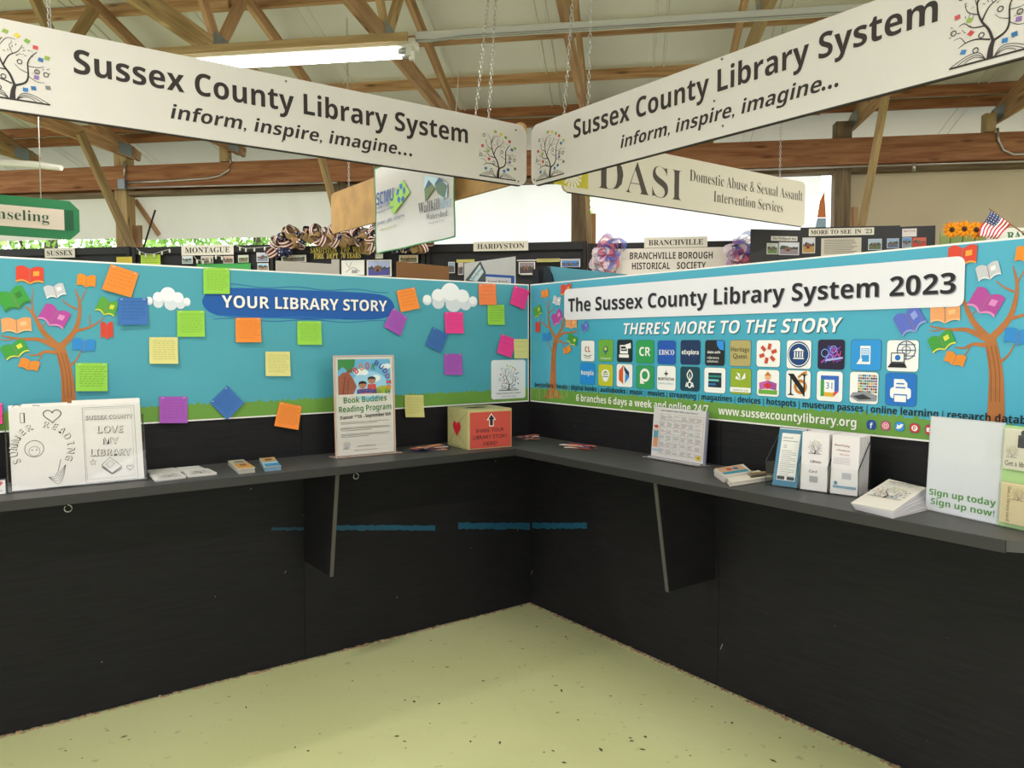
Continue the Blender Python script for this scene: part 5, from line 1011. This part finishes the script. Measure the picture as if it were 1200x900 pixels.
for dd in (0, .004, .008): a.line([(q(595, 525)[0], q(595, 525)[1]-dd), (q(655, 560)[0], q(655, 575)[1]-dd*.2), (q(712, 530)[0], q(712, 532)[1]-dd)], .0013, K, 1, False)
a.line([q(595, 525), q(642, 478), q(712, 530), q(655, 572), q(595, 525)], .0014, K, 1, False); a.line([q(620, 522), q(645, 498), q(668, 515), q(645, 540), q(620, 522)], .001, K, 1, False)
h_ = q(760, 538); heart(a, h_[0], h_[1], .011, K, .0012); a.build('page_print', t)
for o_ in (('front_pane', .009, .0115), ('back_pane', -.012, -.0095)): slab(o_[0], pl, [(0, 0), (W, 0), (W, H*.94), (0, H*.94)], o_[1], o_[2], ACR, t)
slab('base_lip', pl, [(0, 0), (W, 0), (W, .003), (0, .003)], -.06, .0115, ACR, t)
for x in (0, W-.003): slab('side_edge', pl, [(x, 0), (x+.003, 0), (x+.003, H*.8), (x, H*.8)], -.012, .0115, mat('#50524f', .2, alpha=.5), t)
# flat card piles
def cards(pts, n, c, label, cat, name, group=None, th=.0016, top=None, spread=.003, z0=0, side=None, rise=0, fan=0):
    """pile of thin cards; pts = four shelf pixels: near-left, near-right, far-right, far-left"""
    P = [onz(*p, SZ) for p in pts]; t = thing(name, (sum(p.x for p in P)/4, sum(p.y for p in P)/4, SZ), label, cat, group); rn = random.Random(n)
    for k in range(n):
        d = Vector((rn.uniform(-spread, spread), rn.uniform(-spread, spread), 0))*.6; z = SZ+.0006+z0+k*th
        cs, sn = math.cos(fan*(n-1-k)), math.sin(fan*(n-1-k)); c0 = P[1]; Q = [Vector((c0.x+(p.x-c0.x)*cs-(p.y-c0.y)*sn, c0.y+(p.x-c0.x)*sn+(p.y-c0.y)*cs, 0)) for p in P]; up_ = [0, 0, rise*k/n, rise*k/n]
        vs = [Vector((p.x, p.y, z+h_))+d for p, h_ in zip(Q, up_)]+[Vector((p.x, p.y, z+th*.85+h_))+d for p, h_ in zip(Q, up_)]; mk('card', vs, BOXF, mat(side or c, .6) if k < n-1 else mat(c, .6), t)
    zt_ = SZ+.0006+z0+n*th; r = (P[1]-P[0]); L = r.length; u = (P[3]-P[0])
    pp = Plane(Vector((P[0].x, P[0].y, zt_)), r, u+Z*rise); pp.n = Vector((0, 0, 1))     # print follows the skewed top card
    if top: A = Art(pp, .0022 if rise else .0004); top(A, L, (u+Z*rise).length); A.build('top_print', t)
    return t
def t_white(A, L, H): logo(A, L*.5, H*.25, H*.6, 1); A.rect(L*.1, H*.1, L*.9, H*.14, '#777777', 1)
LG = 'white leaflets beside the colouring pages'
cards([(182, 565), (218, 560.5), (210, 555.5), (175, 559)], 5, '#d9d6d2', 'small pile of white cards nearest the colouring page stand', 'cards', 'card_pile', LG, top=t_white)
cards([(176, 557), (210, 553.5), (203, 550), (172, 553)], 4, '#d2d0cc', 'flat pile of white cards behind the nearest white pile', 'cards', 'card_pile', LG)
cards([(220, 560), (254, 556.5), (243, 551.5), (214, 554)], 5, '#d9d6d2', 'white card pile with its print up, second from the stand', 'cards', 'card_pile', LG, top=t_white)
cards([(210, 553.5), (240, 551), (232, 547.8), (206, 550)], 4, '#d2d0cc', 'thin white card pile set back near the wall', 'cards', 'card_pile', LG)
def t_or(A, L, H): A.rect(L*.04, H*.05, L*.96, H*.5, '#c98f4a', 1); A.rect(L*.3, H*.25, L*.7, H*.45, '#8a5a30', 2); A.rect(L*.04, H*.55, L*.96, H*.95, '#b8b4a0', 1); A.rect(L*.2, H*.62, L*.8, H*.8, '#7a7464', 2)
def t_bl(A, L, H): A.rect(L*.04, H*.02, L*.96, H*.3, '#3f86b4', 1); A.rect(L*.04, H*.3, L*.96, H*.5, '#9cc0d0', 1); A.rect(L*.04, H*.52, L*.96, H*.95, '#c9a470', 1); A.rect(L*.25, H*.6, L*.7, H*.8, '#8a5a40', 2)
cards([(280, 556), (299, 554), (284, 544), (267.5, 545.5)], 12, '#c9bfa4', 'stack of brown and orange bookmarks on the left shelf', 'cards', 'bookmark_stack', top=t_or, side='#b8b4a8'); cards([(310.5, 553), (329.5, 551), (320, 541.5), (304, 542)], 11, '#c9bfa4', 'stack of bookmarks with a blue front edge on the left shelf', 'cards', 'bookmark_stack', top=t_bl, side='#7fa4bc')
# flyer in a T stand
pl, W = stand_plane((395, 536), (462, 530), .03); H = pl.px(397, 418.4)[1]
t = thing('flyer_stand', pl.w(W/2, 0, 0), 'upright clear stand with a reading program flyer of two children', 'sign holder')
slab('flyer', pl, [(0, .004), (W, .004), (W, H), (0, H)], -.001, .001, mat('#ddd8d0', .6), t)
a = Art(pl, .0014); f = lambda x, y: (x*W, y*H)
m_ = .045
a.rect(*f(m_, .615), *f(1-m_, .975), '#6fb4dc', 1)
a.poly([f(m_, .615), f(.3, .615), f(.36, .7), f(.3, .78), f(.22, .85), f(.12, .84), f(m_, .8)], '#a05a44', 2); a.line([f(.12, .62), f(.16, .8)], .004, '#7a4030', 3); a.line([f(.2, .62), f(.22, .78)], .004, '#7a4030', 3)
a.poly([f(m_, .975), f(.34, .975), f(.32, .9), f(.22, .86), f(.12, .9), f(m_, .86)], '#3f8a4a', 3)
a.poly([f(.16, .93), f(.2, .84), f(.28, .84), f(.3, .93)], '#7a5a3a', 2.5)
a.ell(*f(.58, .7), W*.33, H*.15, '#9fd0ee', 1.5)
for x, y, r in ((.38, .84, .05), (.44, .85, .06), (.5, .84, .05), (.7, .78, .06), (.64, .77, .05), (.9, .9, .05), (.84, .9, .04)): a.ell(*f(x, y), W*r*1.3, H*r*.55, '#eef4f8', 2.6)
a.ell(*f(.82, .66), W*.14, H*.04, '#a8b43a', 3); a.ell(*f(.7, .64), W*.1, H*.03, '#8aa03a', 3)
a.rect(*f(m_, .6), *f(1-m_, .622), '#ddd8d0', 6)
for x, y, sh, hair in ((.46, .71, '#cf5a50', '#1e1818'), (.62, .755, '#d04a3c', '#241c1a')):
    a.poly([f(x-.09, .625), f(x+.09, .625), f(x+.07, y-.035), f(x-.07, y-.035)], sh, 3.4); a.ell(*f(x, y), W*.065, H*.032, '#b07a5a', 4); a.poly([f(x-.075, y+.004), f(x-.06, y+.036), f(x, y+.045), f(x+.06, y+.036), f(x+.075, y+.004), f(x+.04, y+.016), f(x-.04, y+.016)], hair, 4.4)
    a.ell(x*W-.004, y*H, .0012, .0012, '#1a1414', 5, 8); a.ell(x*W+.004, y*H, .0012, .0012, '#1a1414', 5, 8); a.line([(x*W-.004, y*H-.007), (x*W, y*H-.009), (x*W+.004, y*H-.007)], .001, '#7a2a24', 5)
a.poly([f(.36, .625), f(.52, .635), f(.7, .625), f(.7, .665), f(.52, .675), f(.36, .665)], '#4a3a80', 5.4)
for word, angs, cen, rad, hh_, cols in (('BOOK', (128, 110, 92, 74), (.56, .70), .30, .105, ('#c8402e', '#d8802a', '#c8402e', '#3f8a4a')), ('BUDDIES', (60, 46, 32, 18, 4, -9, -20), (.5, .72), .38, .085, ('#3a4a9a', '#3a4a9a', '#5a3a8a', '#7a3a8a', '#c8402e', '#d8802a', '#3f8a4a'))):
    for ch, an, c in zip(word, angs, cols):
        r_ = math.radians(an); C0 = f(*cen); X, Y = C0[0]+W*rad*math.cos(r_), C0[1]+W*rad*.92*math.sin(r_); ex = (math.sin(r_), -math.cos(r_)); e_ = W*.035; a.text(ch, (X-ex[0]*e_, Y-ex[1]*e_), (X+ex[0]*e_, Y+ex[1]*e_), c, 'b', W*hh_, .0, 7)
a.text('Book Buddies', f(.13, .535), f(.88, .545), '#2f7a34', 'b', H*.058, .0, 2); a.text('Reading Program', f(.05, .445), f(.96, .455), '#2f7a34', 'b', H*.058, .0, 2); a.text('August 11th - September 6th', f(.06, .375), f(.95, .39), '#2a2220', 'b', H*.034, .01, 2)
for k, (y, e) in enumerate(((.345, .92), (.33, .7), (.29, .92), (.278, .94), (.262, .6), (.225, .92), (.212, .9), (.198, .55))): a.rect(*f(.07, y-.004), *f(e, y), '#6a645e', 2)
logo(a, W*.16, H*.075, H*.085, 2, '#444444'); a.text('sussexcountylibrary.org', f(.34, .09), f(.66, .092), '#444444', 'b', H*.01, 0, 2); a.text('Sussex County Library System', f(.3, .05), f(.7, .052), '#444444', 'n', H*.01, 0, 2)
a.build('flyer_print', t)
slab('front_pane', pl, [(-.004, 0), (W+.004, 0), (W+.004, H+.004), (-.004, H+.004)], .003, .005, ACR, t); slab('back_pane', pl, [(-.004, 0), (W+.004, 0), (W+.004, H+.004), (-.004, H+.004)], -.005, -.003, ACR, t)
for x in (-.006, W+.002): slab('side_edge', pl, [(x, 0), (x+.004, 0), (x+.004, H+.004), (x, H+.004)], -.005, .005, mat('#d9b9a8', .3), t)
slab('top_edge', pl, [(-.006, H+.002), (W+.006, H+.002), (W+.006, H+.006), (-.006, H+.006)], -.005, .005, mat('#d9b9a8', .3), t)
slab('foot', pl, [(-.02, 0), (W+.02, 0), (W+.02, .003), (-.02, .003)], -.04, .04, mat('#c9b0a4', .25, alpha=.6), t)
# scattered bookmarks
def scatter(cx, cy, label, seed, cols, n=12, r=.055):
    c = onz(cx, cy, SZ); t = thing('bookmark_pile', c, label, 'bookmarks', 'loose bookmark piles'); rn = random.Random(seed)
    for k in range(n):
        an = rn.uniform(-.5, .5)+(1.57 if seed == 9 else 0)+rn.choice((0, .4)); d = Vector((math.cos(an), math.sin(an), 0)); e = Vector((-d.y, d.x, 0)); p = c+Vector((rn.uniform(-.02, .02), rn.uniform(-.015, .015), .0008+k*.0013)); L, w_ = r*rn.uniform(.8, 1.1), .017
        vs = [p-d*L-e*w_, p+d*L-e*w_, p+d*L+e*w_, p-d*L+e*w_]; vs += [v+Z*.0009 for v in vs]; mk('bookmark', vs, BOXF, mat(cols[k % len(cols)], .5), t)
        vs = [p-d*L*.7-e*w_*.5+Z*.0012, p-d*L*.1-e*w_*.5+Z*.0012, p-d*L*.1+e*w_*.5+Z*.0012, p-d*L*.7+e*w_*.5+Z*.0012]; mk('bookmark_print', vs, [(0, 1, 2, 3)], mat('#3a2c6a' if k % 2 else '#d8d4e0', .5), t)
SCc = ['#3a3060', '#e0a070', '#5a4a8a', '#e8ddd0', '#2c2840', '#c46a54']
scatter(503, 527.5, 'loose pile of purple and orange bookmarks left of the red box', 7, SCc, 14, .075); scatter(618, 514.5, 'loose pile of dark bookmarks in the corner behind the red box', 8, SCc, 12, .06); scatter(678, 525, 'loose pile of orange and purple bookmarks on the right shelf', 9, ['#e08a60', '#e8b090', '#5a4a8a', '#e8ddd0', '#3a3060', '#d86a4a'], 12, .07)
# story box
fl_, fr_, bl2 = onz(548, 527.6, SZ), onz(599.5, 523.6, SZ), onz(521, 518, SZ); r = (fr_-fl_); Wb = r.length; r.normalize(); nn = Vector((-r.y, r.x, 0)); Db = min(.24, (bl2-fl_).length)
FPb = Plane(fl_+Z*.001, r, Z); Hb = FPb.px(550, 480.5)[1]; Db = .21
t = thing('story_box', fl_+r*Wb/2+nn*Db/2, 'gift-wrapped gold box with red label asking for library stories', 'box')
vs = [fl_+Z*.001+r*x+nn*y+Z*z for z in (0, Hb) for x, y in ((0, 0), (Wb, 0), (Wb, Db), (0, Db))]; mk('wrapped_carton', vs, BOXF, mat('#b9b27c', .45, noise=.12, nscale=9), t)
a = Art(FPb, .001); a.rect(Wb*.05, Hb*.02, Wb*.985, Hb*.93, '#c04a3e', 1); K = '#3a1e1c'
a.poly([(Wb*.53+Wb*x, Hb*y) for x, y in ((-.05, .56), (.05, .56), (.05, .72), (.105, .72), (0, .89), (-.105, .72), (-.05, .72))], '#f0e8e4', 2); a.poly([(Wb*.53+Wb*x, Hb*y) for x, y in ((-.035, .58), (.035, .58), (.035, .735), (.075, .735), (0, .86), (-.075, .735), (-.035, .735))], '#26201f', 3)
a.text('SHARE YOUR', (Wb*.18, Hb*.42), (Wb*.82, Hb*.42), K, 'n', Hb*.1, .006, 2); a.text('LIBRARY STORY', (Wb*.12, Hb*.25), (Wb*.9, Hb*.25), K, 'n', Hb*.1, .006, 2); a.text('HERE!', (Wb*.35, Hb*.08), (Wb*.66, Hb*.08), K, 'n', Hb*.1, .006, 2); a.build('red_label', t)
SP = Plane(fl_+nn*Db+Z*.001, -nn, Z); a = Art(SP, .001); heart(a, Db*.48, Hb*.5, Hb*.24, None, fill='#cc2230'); a.build('paper_heart', t)
a = Art(SP, .0006); a.line([(0, Hb), (Db*.45, Hb*.55), (Db, Hb*.95)], .002, '#6f6a44', 1, False); a.line([(0, .0), (Db*.45, Hb*.45), (Db, 0)], .002, '#6f6a44', 1, False); a.line([(0, Hb*.06), (Db, Hb*.02)], .002, '#8a8456', 1, False); a.build('wrap_fold', t)
TPb = Plane(fl_+Z*(.001+Hb), r, nn); TPb.n = Z.copy(); a = Art(TPb, .0008); a.ell(Wb*.42, Db*.5, Wb*.24, Db*.12, '#4a3626', 1); a.ell(Wb*.42, Db*.5, Wb*.17, Db*.07, '#2a1c14', 2); a.build('slot', t)
# calendar stand on the right shelf
pl, W = stand_plane((763, 535.5), (824, 546), .08); H = (pl.px(760.5, 476)[1]+pl.px(823, 481.6)[1])/2
t = thing('calendar_stand', pl.w(W/2, 0, 0), 'clear stand holding a printed event calendar on the right shelf', 'sign holder')
slab('calendar_sheet', pl, [(0, .006), (W, .006), (W, H), (0, H)], -.001, .001, mat('#ddd8d8', .6), t)
a = Art(pl, .0014); f = lambda x, y: (x*W, y*H)
a.text('SEPTEMBER STORY TIMES AND EVENTS', f(.15, .925), f(.85, .925), '#5a5454', 'b', H*.028, 0, 1)
for k in range(7): x = .14+.137*k; a.rect(*f(x, .1), *f(x+.004, .88), '#9a9494', 1)
for k in range(7): y = .1+.13*k; a.rect(*f(.14, y), *f(.965, y+.004), '#9a9494', 1)
rn = random.Random(4)
for i in range(6):
    for j in range(6):
        for k in range(4):
            if rn.random() < .85: x = .155+.137*i; y = .12+.13*j+.022*k; a.rect(*f(x, y), *f(x+rn.uniform(.06, .11), y+.008), rn.choice(['#8a8484', '#a07a7a', '#7a9080']), 1)
a.rect(*f(.03, .4), *f(.12, .56), '#5aa0b8', 1); a.ell(*f(.075, .62), W*.045, H*.03, '#c04a44', 2); a.ell(*f(.075, .56), W*.035, H*.03, '#e8c0a0', 2.5); a.rect(*f(.03, .22), *f(.12, .4), '#dc9a70', 1); a.rect(*f(.02, .14), *f(.2, .18), '#a8c4d4', 1)
a.rect(*f(.87, .08), *f(.95, .16), '#d8c03a', 2); a.ell(*f(.91, .125), W*.02, H*.014, '#7a5a20', 3); a.build('calendar_print', t)
for nm, d in (('front_pane', .003), ('back_pane', -.005)): slab(nm, pl, [(-.003, 0), (W+.003, 0), (W+.003, H+.003), (-.003, H+.003)], d, d+.002, ACR, t)
slab('side_edge', pl, [(W+.001, 0), (W+.009, 0), (W+.009, H), (W+.001, H)], -.005, .004, mat('#8c8ca0', .3, alpha=.8), t)
slab('foot', pl, [(-.006, 0), (W+.01, 0), (W+.01, .003), (-.006, .003)], -.03, .045, mat('#a9a4a4', .25, alpha=.65), t); slab('foot_rib', pl, [(0, .003), (W, .003), (W, .006), (0, .006)], .015, .019, mat('#d8d8dc', .2, alpha=.8), t)
# booklets
def t_bk(A, L, H): A.rect(L*.04, H*.05, L*.96, H*.3, '#2f8fa8', 1); A.rect(L*.04, H*.3, L*.96, H*.95, '#c9a080', 1); A.ell(L*.4, H*.6, L*.1, H*.15, '#b04a3a', 2); A.ell(L*.65, H*.6, L*.1, H*.15, '#3a6a9a', 2)
cards([(848, 566), (880, 561), (870, 552), (837, 557.5)], 12, '#d8d2ca', 'stack of booklets with a blue and tan cover on the right shelf', 'booklets', 'booklet_stack', 'booklet stacks on the right shelf', th=.0022, top=t_bk, side='#cfcac2')
def t_bk2(A, L, H): A.rect(L*.5, H*.15, L*.95, H*.5, '#4a4038', 1); A.rect(L*.5, H*.55, L*.95, H*.85, '#a08a60', 1)
cards([(857, 571), (905, 563.5), (889, 556), (851, 563)], 8, '#ddd6c8', 'fanned cream booklets in front of the blue-covered stack', 'booklets', 'booklet_stack', 'booklet stacks on the right shelf', th=.002, top=t_bk2, spread=.006, side='#d8d2c6')
# brochure rack
pl, W = stand_plane((897, 569), (1006, 584), .0); W_full = W
t = thing('brochure_rack', pl.w(W/2, 0, 0), 'clear three-pocket rack full of white leaflets on the right shelf', 'brochure rack')
dp = .10
slab('back_pane', pl, [(0, 0), (W, 0), (W, .16), (0, .16)], -dp, -dp+.003, ACR, t); slab('front_pane', pl, [(0, .0), (W, .0), (W, .085), (0, .085)], -.003, 0, ACR, t); slab('base', pl, [(0, 0), (W, 0), (W, .003), (0, .003)], -dp, 0, ACR, t)
def side(x):
    vs = []
    for xx in (x, x+.003): vs += [pl.w(xx, 0, 0), pl.w(xx, .085, 0), pl.w(xx, .165, -dp*.9), pl.w(xx, .165, -dp), pl.w(xx, 0, -dp)]
    mk('divider', vs, [(4, 3, 2, 1, 0), (5, 6, 7, 8, 9)]+[(i, (i+1) % 5, (i+1) % 5+5, i+5) for i in range(5)], ACR, t)
    tube('divider_edge', [pl.w(x+.0015, 0, .001), pl.w(x+.0015, .085, .001), pl.w(x+.0015, .165, -dp*.9)], .0016, mat('#3a3c3e', .2), t, 5)
for x in (0, W*.36, W*.68, W-.003): side(x)
def leaflets(x0, x1, h, n, d0, d1, label, art, c='#dedada', lean=.012):
    o_ = pl.w(x0, .004, d0); tt = thing('leaflet_bundle', o_, label, 'leaflets', 'leaflets in the clear rack')
    for k in range(n):
        dd = d0+(d1-d0)*k/max(1, n-1); hh = h*(1-.01*(k % 3)); dx = .001*(k % 2)
        vs = [pl.w(x0+dx, .004, dd), pl.w(x1+dx, .004, dd), pl.w(x1+dx, hh, dd-lean), pl.w(x0+dx, hh, dd-lean)]; vs += [v-pl.n*.0016 for v in vs]; mk('leaflet', vs, BOXF, mat(c, .6), tt)
    P2 = Plane(pl.w(x0, .004, d0), pl.r, (pl.u*(h-.004)-pl.n*lean)); A = Art(P2, .0012); art(A, x1-x0, h); A.build('cover_print', tt)
def ar1(A, L, H):
    A.rect(0, 0, L, H, '#3f7894', 1); A.rect(L*.14, H*.1, L*.86, H*.93, '#dcdcd8', 2); A.text('Library card?', (L*.2, H*.84), (L*.6, H*.84), '#555555', 'b', H*.025, 0, 3)
    for k in range(14): A.rect(L*.2, H*(.62-.034*k), L*(.8 if k % 3 else .6), H*(.628-.034*k), '#8a8a88', 3)
    A.rect(L*.2, H*.79, L*.8, H*.8, '#777777', 3); logo(A, L*.32, H*.67, H*.08, 3, '#555555'); A.rr(L*.16, H*.11, L*.46, H*.17, .003, '#26303a', 3); A.rr(L*.54, H*.11, L*.84, H*.17, .003, '#26303a', 3)
def ar2(A, L, H): logo(A, L*.5, H*.62, H*.24, 2); A.text('Library', (L*.35, H*.47), (L*.75, H*.47), '#5a3a44', 'i', H*.045, .01, 2); A.text('Card', (L*.3, H*.3), (L*.6, H*.3), '#5a3a44', 'i', H*.045, .01, 2); A.rect(L*.35, H*.14, L*.65, H*.24, '#9a9a9e', 2)
def ar3(A, L, H):
    A.text('Book-Finding', (L*.1, H*.8), (L*.65, H*.79), '#8a2a44', 'i', H*.035, 0, 2); A.text('a Homebound', (L*.16, H*.72), (L*.66, H*.71), '#8a2a44', 'i', H*.035, 0, 2); A.text('Service', (L*.3, H*.65), (L*.66, H*.645), '#b05a6a', 'i', H*.028, 0, 2)
    for k in range(6): A.rect(L*.08, H*(.6-.02*k), L*.7, H*(.604-.02*k), '#a8a8b0', 2)
    A.rect(L*.42, H*.26, L*.75, H*.36, '#b0b0b8', 2); A.rect(L*.1, H*.1, L*.95, H*.14, '#7a9cb0', 2); A.ell(L*.2, H*.18, L*.07, L*.07, '#5a8aa0', 2)
h1 = 0.19
leaflets(.018, W*.36-.004, h1, 4, -.012, -.02, 'blue-edged white leaflet leaning in the left pocket of the rack', ar1, '#cfd8dc', .05)
leaflets(W*.36+.006, W*.68-.004, h1, 12, -.008, -.085, 'white leaflets with a tree emblem in the middle pocket', ar2)
leaflets(W*.68+.006, W-.007, h1*.99, 16, -.008, -.09, 'white leaflets with red script in the right pocket of the rack', ar3)
# fanned leaflet stack
def t_lf(A, L, H):
    A.text('Sussex County Library System', (L*.14, H*.84), (L*.94, H*.84), '#3a3634', 'b', H*.035, 0, 1); A.text('inform, inspire, imagine', (L*.26, H*.77), (L*.8, H*.77), '#6a6664', 'i', H*.026, 0, 1); logo(A, L*.5, H*.3, H*.38, 1, '#4a4444')
cards([(997, 598), (1047, 608), (1085, 592), (1041, 580.5)], 14, '#d9d4ca', 'thick fanned pile of white brochures beside the rack', 'brochures', 'brochure_pile', th=.0016, top=t_lf, spread=.003, side='#cfccd0', rise=.032, fan=-.012)
# library card board with pockets
pl, W = stand_plane((1084.5, 596.5), (1169, 614.8), .05)
pl = Plane(pl.o, pl.r, pl.u); H = (pl.px(1096, 487.4)[1]+pl.px(1174, 495.7)[1])/2; H = .205 if H < .15 else H; W1 = pl.px(1171, 600)[0]; W2 = W1+.15
t = thing('card_display', pl.w(W1/2, 0, 0), 'white and green board inviting visitors to sign up, right end of shelf', 'sign holder')
slab('board', pl, [(0, 0), (W1, 0), (W1, H), (0, H)], -.002, .002, mat('#dfe1e6', .5), t)
slab('pocket_board', pl, [(W1, 0), (W2, 0), (W2, H*.98), (W1, H*.98)], -.002, .002, mat('#a8cc8c', .5), t)
a = Art(pl, .0026); f = lambda x, y: (x*W1, y*H)
sx = a.text('Sign up today', f(.05, .165), f(.96, .175), '#5d9a44', 'b', H*.065, .0, 1); a.text('Sign up now!', f(.08, .07), f(.95, .07), '#5d9a44', 'b', H*.065, .0, 1)
a.frame(*f(.005, .004), *f(.995, .996), .0015, '#c4c8cc', 1); a.build('lettering', t)
def pocket(y0, y1, side_):
    o = slab('card_pocket', pl, [(W1+.006, y0), (W2-.01, y0), (W2-.01, y1), (W1+.006, y1)], .018, .020, ACR, t); slab('card_stack', pl, [(W1+.01, y0+.004), (W2-.02, y0+.004), (W2-.02, y1+.004), (W1+.01, y1+.004)], .004, .015, mat('#dcd6c4' if side_ else '#d8c8a0', .6), t)
pocket(H*.55, H*.94, True); pocket(H*.03, H*.42, False)
a = Art(pl, .0156); x = W1+.01
a.text('Get a library card!', (x+.006, H*.6), (x+.11, H*.6), '#6a6a64', 'n', H*.05, 0, 1); a.ell(x+.05, H*.92, .008, .008, '#4a4c50', 1); a.poly([(x+.036, H*.9), (x+.036, H*.78), (x+.07, H*.78), (x+.085, H*.86), (x+.07, H*.84), (x+.055, H*.9)], '#4a4c50', 1); logo(a, x+.022, H*.68, H*.12, 1, '#8a8678')
a.build('card_print', t)
a = Art(pl, .0156); a.text('Get a library card!', (x+.018, H*.40), (x+.018, H*.06), '#8a7a50', 'n', .009, 0, 1); logo(a, x+.045, H*.28, H*.12, 1, '#8a8060'); a.rect(x+.08, H*.25, x+.12, H*.33, '#4a4440', 1); a.build('card_print', t)
slab('base_lip', pl, [(0, 0), (W2, 0), (W2, .003), (0, .003)], -.05, .022, ACR, t); slab('front_pane', pl, [(0, 0), (W1, 0), (W1, H), (0, H)], .0045, .006, ACR, t)
# little clear holder at the far left edge
pl, W = stand_plane((-34, 583), (7.5, 579), .15); t = thing('mini_holder', pl.w(W/2, 0, 0), 'small clear holder with a red print cut off by the left edge', 'sign holder')
slab('card', pl, [(.002, .002), (W-.002, .002), (W-.002, .045), (.002, .045)], -.001, .001, mat('#dcd8d6', .6), t); a = Art(pl, .0012); heart(a, W-.02, .034, .012, None, fill='#c03040'); a.rect(W-.05, .01, W-.01, .014, '#b0b0b0', 1); a.build('red_print', t); slab('front_pane', pl, [(0, 0), (W, 0), (W, .05), (0, .05)], .002, .004, ACR, t)
bpy.data.scenes.remove(TSC)
